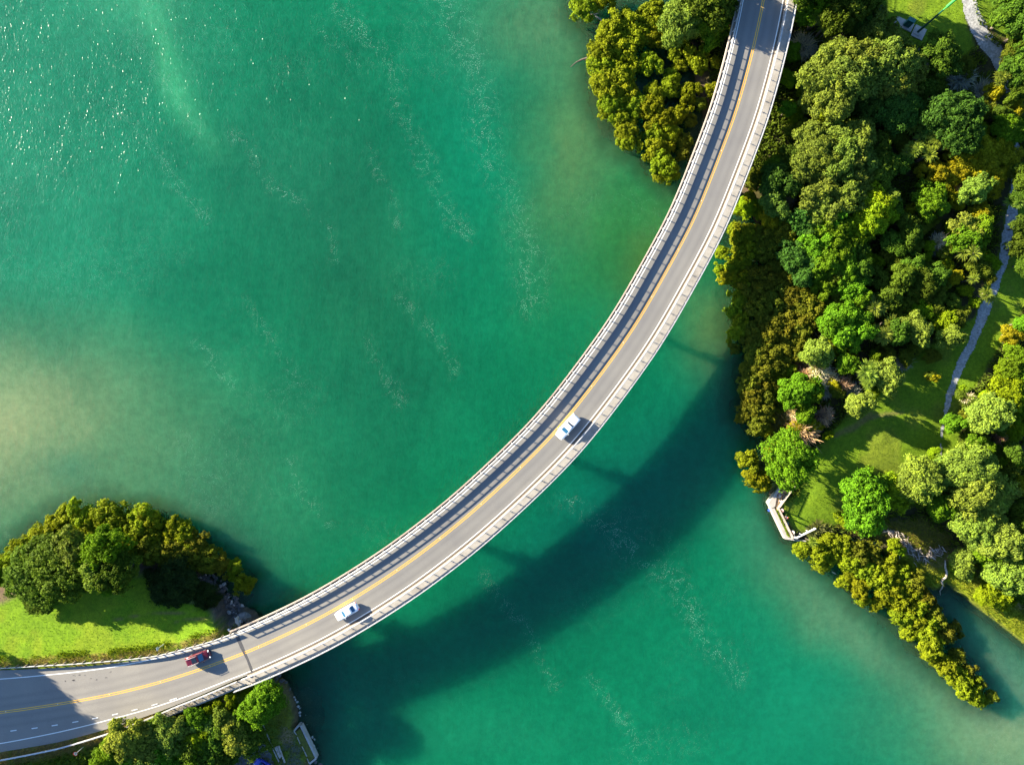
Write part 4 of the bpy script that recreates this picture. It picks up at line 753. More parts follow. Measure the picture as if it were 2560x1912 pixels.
block(1700, 400, 3.672, 's700,170,75;Y740,140,55;g860,60,80;t900,210,140;b860,400,105;z985,360,55;Y640,330,45;y620,430,85;y740,470,70;y560,450,55;Y820,540,85;m920,570,70;'
      'm500,640,60;m600,680,120;m600,800,120;n780,700,110;n750,820,110;n980,680,110;n900,760,85;m390,850,58;m370,1000,55;m440,1080,80;m480,980,75;m560,930,85;m560,1080,90;m600,1180,80;m540,1260,80;m500,1390,70;m560,1480,80;m540,1580,80;n690,1060,90;n700,1200,120;n800,1100,120;n900,1000,80;n980,900,75;n1000,1080,110;n880,1300,130;n720,1350,110;n1050,1250,130;n1180,1300,120;n1000,1450,130;n850,1500,130;n680,1560,100;n1150,1450,120;n1250,1400,100;n1100,1600,100;n950,1620,110;n780,1640,100;'
      't1150,550,110;t1170,630,90;b1300,430,130;b1260,320,120;b1440,400,130;b1380,250,120;b1550,300,130;b1650,250,105;g1330,560,115;g1300,680,110;g1420,720,120;g1500,650,110;g1230,830,110;g1320,780,110;g1350,930,120;g1480,850,120;g1250,930,100;g1280,1020,80;g1520,970,120;g1540,1060,85;g1430,580,100;y1800,400,140,1.2;y1750,530,130,1.2;y1870,480,110,1.1;y1620,600,110;y1680,680,95;b1890,360,95;d1960,460,75;y1690,900,70;y1830,930,55;g1340,1160,90;g1600,1170,100;g1680,1260,70;t1150,1050,100;t1060,900,115;d1600,820,90;d1650,1000,95;'
      'c1780,1350,85;Y1850,1290,60;g1480,1450,130;g1640,1480,115;g1400,1540,100;g1560,1580,130;s1300,1250,80;s1480,1280,90;d1420,1060,80')
# forest floor bushes between the big trees and the path, and along the path
block(1960, 400, 3.672, 'g1360,380,125;Y1500,270,60;Y1610,360,75;p1620,290,60;l1770,270,105;Y1900,200,100;Y1880,270,60;Y1820,500,90;l1700,640,120;g1690,720,110;g1810,640,90;y1560,620,60;x1450,740,55;z1410,800,50;c1690,840,85;y1830,890,65;y1500,960,60;y1930,950,60;s1800,990,90;s1890,1080,50;Y1580,1080,58;c1730,1095,60;y1680,1200,52;c1850,1250,62;y1750,1310,42;s1400,1260,60;s1390,1350,70;s1640,1390,55;s1600,1450,70;y1500,1500,90;y1440,1480,70;y1270,1380,95;l1240,1560,105;l1540,1620,90;c970,1490,80;c880,1600,70;s1080,1480,80;y1180,1480,60;p1700,560,40;'
      'd1000,760,95;s1100,850,90;d1200,960,80;y1300,890,50;d1100,1060,95;d1300,1130,95;s900,1100,95;d980,1250,90;s1200,1180,90;s1280,1270,70;d1160,680,90;s1250,600,90;Y1170,460,50;d1120,560,70;s1330,1010,70;d1420,1050,80;s1500,830,70;s1350,560,60;s1060,950,80;s1180,780,80;s1450,1180,70;y1340,790,50;s960,870,70;s1560,1300,60;s1100,1330,70;'
      'd2190,600,75;d2190,790,85;c2130,370,60;Y2100,1600,80;g2200,1500,70;d2250,150,110;d2200,330,80;d2240,950,80')
block(1760, 800, 3.672, 'm330,90,75;m240,190,30;n290,260,50;n450,150,105;n600,120,110;n750,100,110;n900,80,110;n480,300,110;n620,330,120;n760,270,110;n880,200,100;n430,440,90;n540,480,110;n650,430,100;m780,470,75;n420,580,90;n560,600,110;n440,700,110;n580,720,100;n430,820,90;n540,830,110;n360,890,60;n500,960,90;m560,1010,70;m690,560,60;n660,650,80;'
      'g890,640,125;g790,650,95;g830,730,80;g1000,660,90;y740,720,60;s700,810,50;l1050,290,110;y1180,250,85;Y1340,300,65;g1300,400,80;g1340,180,100;Y1290,330,55;x1080,450,95;p950,510,60;x1080,560,65;x1190,540,55;p1290,590,60;z1130,650,60;z1380,650,60;y1040,500,50;Y1200,600,50;s1230,660,60;x1170,190,70;p990,1000,60;c1490,500,80;c1480,570,50;l1700,530,115;l1420,780,100;g1570,330,40;y1560,640,60;'
      'p1130,880,65;x860,860,55;g930,870,75;Y960,960,65;Y1040,980,48;p930,1020,110;Y850,1000,75;f720,900,70;f770,960,70;f690,1010,60;f730,1060,60;y700,1140,55;Y640,1180,60;y900,1130,50;g790,1290,195,1.0;m410,1290,92;m500,1480,100;f560,1330,55;f590,1400,45;f740,1480,80;f700,1430,55;Y600,1240,45;y1140,1060,40;'
      'g1500,1570,140;y1740,1540,120;l1960,1460,150;l2180,1390,85;y2120,1220,50;s1700,1450,55;s1850,340,60;s1950,260,60;z1840,390,60;s1680,300,70;d1780,130,90;s2100,330,60;s2080,510,40;Y2110,530,40')
block(1960, 1150, 3.672, 'g740,400,190,1.0;y1010,300,130;l1260,180,155;l1490,140,110;y540,540,52;g1430,430,105;l1730,80,170;l1780,300,170;l1640,420,90;l1950,330,130;l1850,480,140;l1750,620,150;l1920,600,110;l2000,760,150;g1920,860,140;l1800,740,100;g2090,900,90;l1640,930,105;l2060,1050,150;y1960,1220,115;y1850,1250,80;y2080,1290,70;d2190,480,80;Y2190,230,80;s2100,700,80;d2190,650,90;y1700,1010,60;y1880,1130,60;d1250,370,70;d1560,320,80;d2180,1180,90;c255,745,55;f340,640,60;f290,660,50;f420,660,50;y1010,780,55;y1060,830,45;y1590,1000,45;'
      'm160,830,75;m330,860,90;m450,760,90;m370,960,80;m560,790,90;m500,880,80;m620,950,90;m540,1130,58;m600,1080,60;n680,840,95;n800,850,85;m740,1000,100;m700,1170,90;m740,1290,60;m870,1330,70;m870,1080,110;m960,1000,100;m980,1180,110;m1100,1050,90;m1080,1300,110;m1180,1230,90;m1220,1380,100;m1100,1450,95;m1230,1480,90;m1150,1590,70;m1320,1560,100;n1400,1440,90;n1300,1280,90;n1200,1120,90;n1480,1590,80;n880,930,70;n1010,920,60')
block(1900, 1200, 2.32, 'm1000,960,70;m1000,1020,45;m1090,1080,60;m1130,1130,58;m1180,1180,58;m1230,1230,58;m1260,1270,45;m1310,1280,33;n1350,1260,35;n1150,1020,42;n1100,900,48;n1210,1120,48;n1270,1190,40;m870,890,28;n1140,850,28;n1165,900,20')
block(2300, 850, 4.13, 'y930,20,60;g1020,180,95;g960,280,90;y870,290,65;y830,440,60;g1020,350,80;Y930,420,50;y900,560,150;y1040,560,90;l740,760,165;s560,620,55;x530,600,40;s480,800,60;g350,870,85;Y330,910,40;s600,960,100;g560,1090,90;g690,1120,70;y980,770,85;y1060,900,80;y950,990,75;y900,1250,90;s900,1050,60;p870,1030,50;l460,1230,130;l620,1300,140;l540,1480,140;l720,1560,140;l880,1580,100;l260,1380,110;y1050,1270,65;y1060,1500,65;s800,1150,70;d960,1150,80;d900,1400,90;s420,560,40;y440,490,28;g1080,700,70;d820,920,60;y680,580,50')
# left bank
block(0, 1200, 3.305, 'm880,290,120;m680,330,120;m560,320,110;m790,390,110;m430,420,120;m560,480,110;m330,480,100;m680,480,95;m220,590,90;m150,560,80;m100,640,80;m50,720,75;m30,800,60;m130,690,70;m960,340,90;m1160,330,110;m1240,340,90;m1120,450,110;m1240,470,90;m1050,420,90;m1440,390,85;m1520,470,100;m1410,500,90;n1600,540,100;n1500,600,110;n1380,600,100;n1640,620,90;n1240,600,100;m1080,540,90;n1730,650,90;n1820,700,80;n1680,700,70;n1560,690,70;m1930,720,62;m1915,800,36;m2010,860,78;n350,560,90;m-40,700,90;m-60,800,80;'
      'd290,790,195,.72;d430,640,175,.95;d500,780,180,.95;d320,930,130,.55;d180,850,110,.6;b620,590,125,1.2;d650,740,125,1.1;g840,590,150,1.4;b800,740,110,1.4;d930,770,135,1.45;g900,850,80,.95;n980,620,80;h1415,860,175;h1690,940,110;z1330,510,60;f1600,960,60;d-1230,1480,200,1.3;d-1400,1640,220,1.3;d-1330,1560,190,1.3;')
# lower bank below the road
block(200, 1650, 3.456, 'l520,610,80,.75;g700,575,75,.75;l380,660,120,.9;g260,790,105,.85;g170,890,75,.8;l560,690,120,.9;b760,640,120,.9;b840,570,80,.8;g1000,490,75,.75;l1050,560,100,.9;g700,780,130,.9;g880,740,130,.9;l500,850,120,.9;g750,890,120,.9;y1000,690,110;d980,840,120,.9;d1120,800,110,.9;l1320,620,125,.9;d1450,700,120,.9;d1250,600,100,.9;b1230,480,65;g1570,370,145,1.0;y1390,285,55;y1300,340,48;y1200,385,42;y1450,250,42;y1110,425,36;x1230,385,70,.45;d1320,770,75,.8;y640,670,55;y1320,430,60;d1380,540,80;d1180,700,90;s1120,460,60;g980,930,120;d1180,900,110,.8;g600,960,130;g360,920,120;')
from collections import defaultdict
KEEP_OUT = [(np.array([[p_[0], p_[1]] for p_ in C]))]
made = []
tp_ = np.array([(a, b) for a, b, *_ in TREES])
rng = random.Random(3)
def shade(c, k): return tuple(min(x*k, 0.9) for x in c)
pos_list = []
for a, b, r_, k, hf in TREES:
    small, large, split, colr, nm, look, hk = K[k]
    z = 2.0; est = {'m': 2.5, 'n': 2.5, 'c': 3.2}.get(k, 5.0)*hf; p = P(a, b, est); pos_list.append((p.x, p.y))
zz, dr_, dl_, _, _ = height(np.array([q[0] for q in pos_list]), np.array([q[1] for q in pos_list]))
for (a, b, r_, k, hf), g0 in zip(TREES, zz):
    small, large, split, colr, nm, look, hk = K[k]; rm = r_*0.0755
    key = small if rm < split else large; R_, H_, crs, trs = PROTO[key]
    s = rm/R_*(1.07 if k in 'mn' else 1.16 if k in 'sY' else 1.14); hz_ = H_*hk*hf*(s**0.45)*rng.uniform(.92, 1.1)*(1.10 if (a > 1900 and k in 'bgdtl') else 1.12 if k in 'ysYc' else 1.0)
    g0 = max(g0, -0.35); p = P(a, b, g0 + hz_*0.72)
    g1 = max(gz(p.x, p.y), -0.35)
    if k in 'mn' and g1 > 1.6: hz_ *= .9
    root = empty(nm, (p.x, p.y, g1), rng.uniform(0, 6.28)); e_ = rng.uniform(.86, 1.14); root.scale = (s*e_, s/e_, hz_/H_)
    cr = link('crown', rng.choice(crs), root); v = rng.uniform(.86, 1.14); hue = rng.uniform(-.10, .04)
    cr.color = (colr[0]*v*(1 + hue), colr[1]*v, colr[2]*v*(1 - hue), 1)
    tk = link('trunk', rng.choice(trs), root)
    if k == 'c': tk.data = trs[crs.index(cr.data)]
    made.append(dict(o=root, k=k, px=a, py=b, r=r_, look=look, nm=nm))

# ------------------------------------------------------------------ grass and undergrowth (nobody could count them)
def scatter(name, m, n, hgt, wid, colr, label, cat, seed, lean=0.5, zlo=0.25, rnd=None):
    r = np.random.default_rng(seed); w_ = np.clip(m, 0, 1)*(np.abs(GX) < 117)*(np.abs(GY) < 88)*(GZ > zlo); w_ = w_.ravel(); k = r.choice(len(w_), n, p=w_/w_.sum())
    x = GX.ravel()[k] + r.uniform(-.5, .5, n); y = GY.ravel()[k] + r.uniform(-.5, .5, n); z = np.interp(0, [0, 1], [0, 1]) + GZ.ravel()[k] - 0.03
    h = hgt*r.uniform(.5, 1.4, n); a = r.uniform(0, 6.283, n); dx, dy = np.cos(a), np.sin(a); l = lean*h*r.uniform(.2, 1.2, n); b_ = r.uniform(0, 6.283, n); p = np.stack([x, y, z], 1); s_ = np.stack([np.cos(b_), np.sin(b_), 0*b_], 1)*(wid*r.uniform(.6, 1.4, n))[:, None]; tip = p + np.stack([dx*l, dy*l, h], 1)
    V = np.stack([p - s_, p + s_, tip + s_*.35, tip - s_*.35], 1); me = quads(name, V.reshape(-1, 3), n, M['leaf']); f_attr(me, 'leafvar', np.repeat(r.uniform(.1, .85, n), 4)); o = link(name, me); o.color = (*colr, 1)
    return tag(o, label, cat, kind='stuff')
scatter('lawn_grass', lawn*((~SOUTH) & (DL > 0))*(DD > 0.3)*(GA > .5), 22000, .07, .05, (.14, .25, .006), 'short bright green grass on the left lawn', 'grass', 1)
scatter('park_grass', mR, 30000, .09, .05, (.11, .19, .008), 'mown green grass of the right clearing', 'grass', 2)
scatter('long_grass', np.maximum(rough_, 0)*.7 + cov*(DR > .2) + mS*.5*(DD > .5)*(GA > .5)*(lawn > .3), 45000, .35, .05, (.15, .165, .016), 'long tangled olive grass on the banks', 'grass', 3, .9)
vb = ver*(GA > .35)*(DL > 0)*np.where(SOUTH, 1.0, (DD < .35)*.6); scatter('verge_grass', vb, 14000, .3, .04, (.22, .16, .055), 'dry straw coloured grass on the road verges', 'grass', 4, .8)
vb2 = np.exp(-((DD - .6)/.4)**2)*(DL > 0)*(~SOUTH)*(GA > .8)*soft(fbm(GX, GY, 3, 71) - .5, .1)[..., 0]; scatter('verge_weeds', vb2, 3500, .28, .05, (.17, .25, .012), 'green weeds behind the upper guardrail', 'weeds', 5, .7)
inforest = (DR > .5)*(1 - mR)*(1 - pile)*(1 - cov)*(1 - rough_)*(ldist(PXX, PYY, [(a, b) for a, b, _ in PATH]) > 20)
scatter('undergrowth', inforest*(fbm(GX, GY, 2.5, 73) > .42), 90000, .75, .13, (.090, .125, .014), 'dark green undergrowth between the forest trees', 'undergrowth', 6, .9)
scatter('undergrowth', (DL > 1)*SOUTH*(DD > 1)*(PXX < 560)*1.0, 12000, .7, .12, (.075, .115, .012), 'leafy undergrowth below the road under the trees', 'undergrowth', 7, .9)

# ------------------------------------------------------------------ rocks
def rock_mesh(seed, m, sub=2, rough=.32):
    bm = bmesh.new(); bmesh.ops.create_icosphere(bm, subdivisions=sub, radius=1); r = np.random.default_rng(seed); pl_ = [(unit(r.normal(size=3)), r.uniform(.55, .9)) for _ in range(9)]
    for v in bm.verts:
        c = np.array(v.co)
        for n_, d in pl_:
            q = c @ n_
            if q > d: c = c - n_*(q - d)
        v.co = Vector(c*(1 + r.uniform(-.05, .05))*np.array([1.15, .95, .75]))
    me = bpy.data.meshes.new('rock'); bm.to_mesh(me); bm.free(); me.materials.append(m); return me
RK = [rock_mesh(s, M['rock'], 2) for s in range(5)]; RP = [rock_mesh(20 + s, M['rockpale'], 2) for s in range(4)]; RW = [rock_mesh(40 + s, M['rockwet'], 2) for s in range(3)]
rr = random.Random(11)
def put_rock(me, px, py, r_px, parent=None, name='rock', sink=.25, zmin=None):
    p = ground_at(px, py); z = p.z if zmin is None else max(p.z, zmin); s = r_px*.078; o = link(name, me, parent); o.location = (p.x, p.y, z + s*(.75 - sink) - .1); o.rotation_euler = (rr.uniform(-.4, .4), rr.uniform(-.4, .4), rr.uniform(0, 6.28)); o.scale = (s*rr.uniform(.85, 1.15), s*rr.uniform(.85, 1.15), s*rr.uniform(.7, 1.1)); return o
rev = tag(empty('rock_revetment', (0, 0, 0)), 'band of piled dark rocks between left lawn and water', 'rocks')
band = [(498, 1446), (522, 1442), (550, 1456), (562, 1478), (576, 1500), (588, 1518), (598, 1534), (612, 1550), (630, 1566)]
for k in range(190):
    t_ = rr.random()*(len(band) - 1.001); i = int(t_); f_ = t_ - i; a = band[i][0]*(1 - f_) + band[i + 1][0]*f_; b = band[i][1]*(1 - f_) + band[i + 1][1]*f_; q = rr.uniform(-1, 1); put_rock(rr.choice(RK if rr.random() < .86 else RP), a + q*15 + rr.uniform(-3, 3), b - q*9 + rr.uniform(-3, 3), rr.choice([2.6, 3.3, 3.8, 4.6, 5.6]), rev)
def boulder(px, py, r_px, label, me=None, **kw): return tag(put_rock(me or rr.choice(RP), px, py, r_px, None, 'boulder', **kw), label, 'boulder')
M['rockmid'] = rough_mat('grey_boulder', (.06, .063, .067), (.15, .15, .15), 1.6, .85, .6, 0, .3, .08); RM = rock_mesh(61, M['rockmid'], 3)
boulder(614, 1540, 13, 'largest grey boulder at the water beside the bridge abutment', RM, sink=.3)
pts_b = [(736.2, 1741.8, 2.8, 'bluish stone topmost in the row edging the lower grass bank'), (738.3, 1748, 3, 'second stone from the top edging the lower grass bank'), (743.3, 1753, 3.6, 'third stone from the top edging the lower grass bank'), (746, 1764.5, 4.4, 'broad grey stone just above the white stone on the lower bank'),
         (750.2, 1769.5, 2.9, 'white stone at the water edge of the lower grass bank'), (749, 1779.7, 4.2, 'grey stone just below the white stone on the lower bank'), (750.2, 1787, 3.6, 'last grey stone in the row above the pale sea wall'), (754, 1806, 3.6, 'brown stone touching the upper corner of the pale sea wall'), (761.5, 1823, 2.6, 'small ring-like stone in the water off the sea wall corner'),
         (782, 1840, 4.2, 'pale boulder topmost of the group in water beside the sea wall'), (774.8, 1845.7, 4.4, 'pale boulder nearest the sea wall middle'), (787, 1845.7, 3.1, 'pale boulder farthest from the sea wall in its group'), (776.3, 1855.6, 4.0, 'pale flat boulder fourth in the group beside the sea wall'), (783.3, 1862.6, 4.7, 'largest pale boulder lowest in the group beside the sea wall'), (795, 1868.5, 2.2, 'small white stone below the boulders by the sea wall'),
         (765, 1785.5, 1.7, 'small white stone alone in clear water off the bank'), (768.5, 1809, 2.0, 'small grey stone in the shallows above the sea wall')]
for a, b, c_, lb in pts_b: boulder(a, b, c_, lb, zmin=-.12)
for n_, (a, b, c_, lb) in enumerate([(696, 1686, 8, 'dark slab of rock nearest under the bridge edge'), (706, 1700, 7, 'dark ledge rock beside the top of the lower grass bank'), (716, 1704, 5, 'low dark ledge rock poking into the water'), (690, 1696, 6, 'dark ledge rock hugging the lower abutment'), (804, 1908, 6, 'dark rock at the bottom edge beside the sea wall end'), (790, 1904, 5, 'dark rock touching the foot of the sea wall end'), (725, 1722, 3.5, 'dark rock on the waterline below the ledge rocks')]): boulder(a, b, c_, lb, RK[n_ % 5], zmin=-.15)
SUNK = []
for n_, (a, b, c_) in enumerate([(782, 1730, 5), (800, 1741, 5), (778, 1751, 4), (796, 1787, 5), (808, 1795, 4), (818, 1800, 10), (795, 1805, 4), (802, 1851, 3.5), (828, 1834, 6), (772, 1770, 3), (786, 1765, 3), (762, 1735, 4), (770, 1718, 4), (815, 1885, 4), (640, 1575, 4), (655, 1560, 4), (648, 1530, 4)]):
    o = boulder(a, b, c_, 'weedy brown stone lying under the shallow water near the bank', RW[n_ % 3], sink=.9); o.location.z = min(o.location.z, -.25); SUNK.append(dict(o=o, px=a, py=b, look='weedy sunken stone under the shallows', nm='boulder'))

# ------------------------------------------------------------------ lower bank: sea wall, planks, edging
sw = tag(empty('sea_wall', tuple(ground_at(768, 1850))), 'pale concrete sea wall with hooked ends at the bottom shore', 'sea wall'); base = Vector(sw.location)
def wall(name, pts, width, z0, z1, m, parent):
    mb = MB(); w_ = [P(a, b, z1) - base_of(parent) for a, b in pts]
    for k in range(len(w_) - 1):
        d = w_[k + 1] - w_[k]; L = Vector((d.x, d.y, 0)).length; c = (w_[k] + w_[k + 1])/2; mb.box((c.x, c.y, (z0 + z1)/2 - base_of(parent).z), (L + width*.5, width, z1 - z0 + .004*k), math.atan2(d.y, d.x))
    return mb.build(name, m, parent)
def base_of(o): return Vector(o.location)
MB().prism([tuple(P(a, b, .98) - base)[:2] for a, b in [(750, 1820), (786, 1892), (773, 1904), (739, 1830)]], -.3 - base.z, .98 - base.z).build('turf_strip', rough_mat('turf', (.07, .075, .02), (.13, .15, .02), 3, .95, .6), sw)
wall('main_wall', [(752, 1814), (790, 1893)], .42, -1.5, 1.05, M['concrete'], sw); wall('end_hook', [(789, 1896), (774, 1908)], .36, -1.2, 1.04, M['concrete'], sw); wall('end_hook', [(747, 1813), (735, 1826)], .34, -.6, 1.06, M['concrete'], sw)
for n_, pts in enumerate([[(735, 1828), (741, 1836)], [(743, 1842), (750, 1858)], [(755, 1866), (767, 1890)], [(768, 1896), (773, 1908)]]): wall('inner_kerb', pts, .14, .3, 1.08 + .01*n_, M['concrete'], sw)
ed = tag(empty('garden_edging', tuple(ground_at(665, 1830))), 'thin grey concrete edging strip crossing the lower grass', 'edging')
epx = [(654, 1796), (660, 1815), (668, 1835), (677, 1855), (685, 1876), (698, 1903)]; q = [ground_at(a, b) - base_of(ed) for a, b in epx]
for k in range(len(q) - 1):
    d = q[k + 1] - q[k]; c = (q[k] + q[k + 1])/2; mb = MB().box((c.x, c.y, c.z + .06), (d.length - .05, .16, .2), math.atan2(d.y, d.x)); mb.build('kerb_stone', M['concrete'], ed)
for k, (a, b, c_, d_, lb) in enumerate([((688), 1866, 701, 1893, 'left grey weathered plank on the lower grass'), (692, 1864, 703, 1890, 'middle grey weathered plank on the lower grass'), (697, 1862, 713, 1904, 'right and longest grey weathered plank on the lower grass')]):
    p, q_ = ground_at(a, b), ground_at(c_, d_); d = q_ - p; m = (p + q_)/2; o = MB().box((0, 0, 0), (Vector((d.x, d.y, 0)).length, .3, .14)).build('plank', M['drift'], None); o.location = (m.x, m.y, max(p.z, q_.z) + .1 + .02*k); o.rotation_euler = (0, 0, math.atan2(d.y, d.x)); tag(o, lb, 'plank')

# ------------------------------------------------------------------ jetty corner on the right shore
jt = tag(empty('shore_platform', tuple(P(1945, 1290, 0))), 'cranked pale concrete and timber retaining platform at the right lawn corner', 'platform'); JB = Vector(jt.location)
def jp(cx, cy_, z): return P(1910 + cx/9.175, 1190 + cy_/9.175, z)
def jpoly(name, pts, z0, z1, m): return MB().prism([tuple(jp(a, b, z1) - JB)[:2] for a, b in pts], z0 - JB.z, z1 - JB.z).build(name, m, jt)
jpoly('sea_wall', [(335, 262), (100, 622), (165, 735), (255, 700), (300, 420), (395, 300)], -1.5, 1.35, M['concrete'])
jpoly('sea_wall', [(152, 738), (490, 1440), (585, 1450), (560, 1400), (240, 735)], -1.5, 1.33, M['concrete'])
jpoly('planter_soil', [(300, 420), (258, 700), (300, 705), (640, 235), (540, 200), (420, 330)], -.8, 1.2, rough_mat('sandy_rubble', (.22, .12, .07), (.42, .30, .20), 3, .95, .6))
jpoly('planter_soil', [(262, 742), (565, 1395), (650, 1400), (330, 735)], -.8, 1.22, rough_mat('planter_soil', (.14, .09, .05), (.30, .22, .12), 4, .95, .6))
jpoly('wall_coping', [(300, 715), (345, 715), (690, 1420), (640, 1430)], -.5, 1.55, M['deckwood'])
jpoly('end_wall', [(575, 1400), (700, 1425), (690, 1475), (490, 1445), (560, 1440)], -1.2, 1.36, M['concrete'])
jpoly('end_wall', [(690, 1455), (960, 1475), (975, 1500), (850, 1508), (690, 1480)], -1.2, .9, M['rockpale'])
for k in range(14):
    a, b = rr.uniform(320, 430), rr.uniform(360, 620); o = link('rubble_stone', rr.choice(RP), jt); q = jp(a, b, 1.25); o.location = q - JB; s_ = rr.uniform(.12, .3); o.scale = (s_, s_, s_*.7); o.rotation_euler = (rr.random(), rr.random(), rr.random()*6)
jb = empty('planter_herb', tuple(jp(420, 1100, 1.25))); jb.parent = jt; jb.location = jp(420, 1100, 1.25) - JB
r_ = np.random.default_rng(5); nb = 700; t_ = r_.random(nb); ppos = np.array([tuple(jp(300 + 260*u + r_.normal(0, 14), 780 + 600*u, 1.3) - JB - jb.location) for u in t_]) + r_.normal(0, .06, (nb, 3))*np.array([1, 1, 1]) + np.array([0, 0, .15]); me = leaves(ppos, unit(r_.normal(size=(nb, 3)) + np.array([0, 0, .8])), .22, .5, r_, r_.random(nb), 'herb_leaves'); ho = link('herb_leaves', me, jb); ho.color = (.14, .19, .015, 1)
fn = tag(empty('picket_fence', tuple(jp(490, 455, 1.3))), 'short pale picket fence between platform planter and lawn', 'fence'); FB = Vector(fn.location); a0 = jp(318, 705, 1.3) - FB; a1 = jp(678, 208, 1.3) - FB; d = a1 - a0; L = d.length; ang = math.atan2(d.y, d.x)
for zz_ in (.25, .95): MB().box(tuple((a0 + a1)/2 + Vector((0, 0, zz_))), (L, .09, .1), ang).build('rail', M['deckwood'], fn)
npk = 34; pk = MB().box((0, 0, .55), (.07, .05, 1.1)); pkm = mesh('picket', pk.v, pk.f, M['deckwood'])
for k in range(npk):
    o = link('picket', pkm, fn); q = a0 + d*(k + .5)/npk; o.location = q + Vector((-math.sin(ang)*.07, math.cos(ang)*.07, 0)); o.rotation_euler = (0, 0, ang)
hr = tag(empty('handrail', tuple(jp(920, 1290, 1.4))), 'white two bar handrail at the lower end of the lawn corner', 'handrail'); HB = Vector(hr.location); h0 = jp(690, 1400, 1.4) - HB; h1 = jp(1140, 1180, 1.4) - HB
for zz_ in (.5, 1.0): MB().tube([h0 + Vector((0, 0, zz_)), h1 + Vector((0, 0, zz_))], .07, 6).build('rail', M['signwhite'], hr)
for k in range(4): q = h0 + (h1 - h0)*k/3; MB().tube([q + Vector((0, 0, -.5)), q + Vector((0, 0, 1.0))], .06, 6).build('post', M['signwhite'], hr)

# ------------------------------------------------------------------ people on the platform
def person(cx, cy_, face, pose, shirt, trousers, label, hairm='hair'):
    g = jp(cx, cy_, 2.2); z = max(gz(g.x, g.y), 1.0); root = empty('person', (g.x, g.y, z), face)
    if pose == 'sit': J = {'pel': (0, 0, .48), 'ch': (.02, 0, .86), 'nk': (.05, 0, 1.08), 'hd': (.08, 0, 1.25), 'kl': (.42, .12, .46), 'kr': (.42, -.12, .46), 'fl': (.42, .13, .06), 'fr': (.44, -.13, .06), 'el': (.14, .30, .80), 'er': (.14, -.30, .80), 'hl': (.38, .18, .78), 'hr': (.38, -.16, .80)}
    else: J = {'pel': (0, 0, .92), 'ch': (.02, 0, 1.28), 'nk': (.03, 0, 1.47), 'hd': (.06, 0, 1.63), 'kl': (.03, .11, .50), 'kr': (.05, -.11, .50), 'fl': (-.02, .12, .07), 'fr': (.02, -.12, .07), 'el': (.10, .29, 1.12), 'er': (.08, -.29, 1.12), 'hl': (.34, .17, 1.10), 'hr': (.36, -.14, 1.12)}
    names = ['pel', 'ch', 'nk', 'hd', 'kl', 'kr', 'fl', 'fr', 'el', 'er', 'hl', 'hr', 'sl', 'sr', 'tl', 'tr']; J['sl'] = tuple(Vector(J['ch']) + Vector((0, .18, .10))); J['sr'] = tuple(Vector(J['ch']) + Vector((0, -.18, .10))); J['tl'] = tuple(Vector(J['fl']) + Vector((.17, 0, -.02))); J['tr'] = tuple(Vector(J['fr']) + Vector((.17, 0, -.02)))
    E_ = [('pel', 'ch'), ('ch', 'nk'), ('nk', 'hd'), ('ch', 'sl'), ('ch', 'sr'), ('sl', 'el'), ('el', 'hl'), ('sr', 'er'), ('er', 'hr'), ('pel', 'kl'), ('pel', 'kr'), ('kl', 'fl'), ('kr', 'fr'), ('fl', 'tl'), ('fr', 'tr')]
    rad = dict(pel=.15, ch=.16, nk=.065, hd=.105, kl=.075, kr=.075, fl=.05, fr=.05, el=.048, er=.048, hl=.036, hr=.036, sl=.075, sr=.075, tl=.045, tr=.045)
    me = bpy.data.meshes.new('body'); me.from_pydata([J[k] for k in names], [(names.index(a), names.index(b)) for a, b in E_], []); o = link('body', me, root)
    o.modifiers.new('skin', 'SKIN'); sv = me.skin_vertices[0].data
    for k, nm in enumerate(names): sv[k].radius = (rad[nm], rad[nm]); sv[k].use_root = (k == 0)
    o.modifiers.new('sub', 'SUBSURF').levels = 1
    dg = bpy.context.evaluated_depsgraph_get(); ev = bpy.data.meshes.new_from_object(o.evaluated_get(dg)); o.modifiers.clear(); o.data = ev
    for m_ in (M['skin'], shirt, trousers): ev.materials.append(m_)
    nk = Vector(J['nk']); pel = Vector(J['pel'])
    for p_ in ev.polygons:
        c = p_.center; hand = min((c - Vector(J['hl'])).length, (c - Vector(J['hr'])).length)
        p_.material_index = 0 if (c.z > nk.z - .02 or hand < .17) else (1 if c.z > pel.z + .03 and (pose != 'sit' or c.x < .28 or c.z > .65) else 2)
    ev.shade_smooth()
    hd_ = Vector(J['hd']); bm = bmesh.new(); bmesh.ops.create_uvsphere(bm, u_segments=10, v_segments=7, radius=.125, matrix=Matrix.Translation(hd_ + Vector((-.02, 0, .035)))); hm = bpy.data.meshes.new('hair'); bm.to_mesh(hm); bm.free(); hm.materials.append(M[hairm]); link('hair', hm, root)
    MB().box(tuple(hd_ + Vector((.115, 0, -.02))), (.04, .03, .04), 0, .6).build('nose', M['skin'], root)
    return tag(root, label, 'person'), J
toward_sea = math.atan2(-.35, -.93)
pA, jA = person(440, 780, toward_sea, 'stand', M['pinkshirt'], M['jeans'], 'person in pink and white top standing behind the bend of the platform')
pB, jB = person(530, 945, toward_sea, 'stand', M['navyshirt'], M['darkpants'], 'person in dark navy clothes standing second along the platform', 'redcap')
pC, jC = person(690, 1285, toward_sea, 'stand', M['whiteshirt'], M['jeans'], 'person in white top standing by the handrail at the platform end')
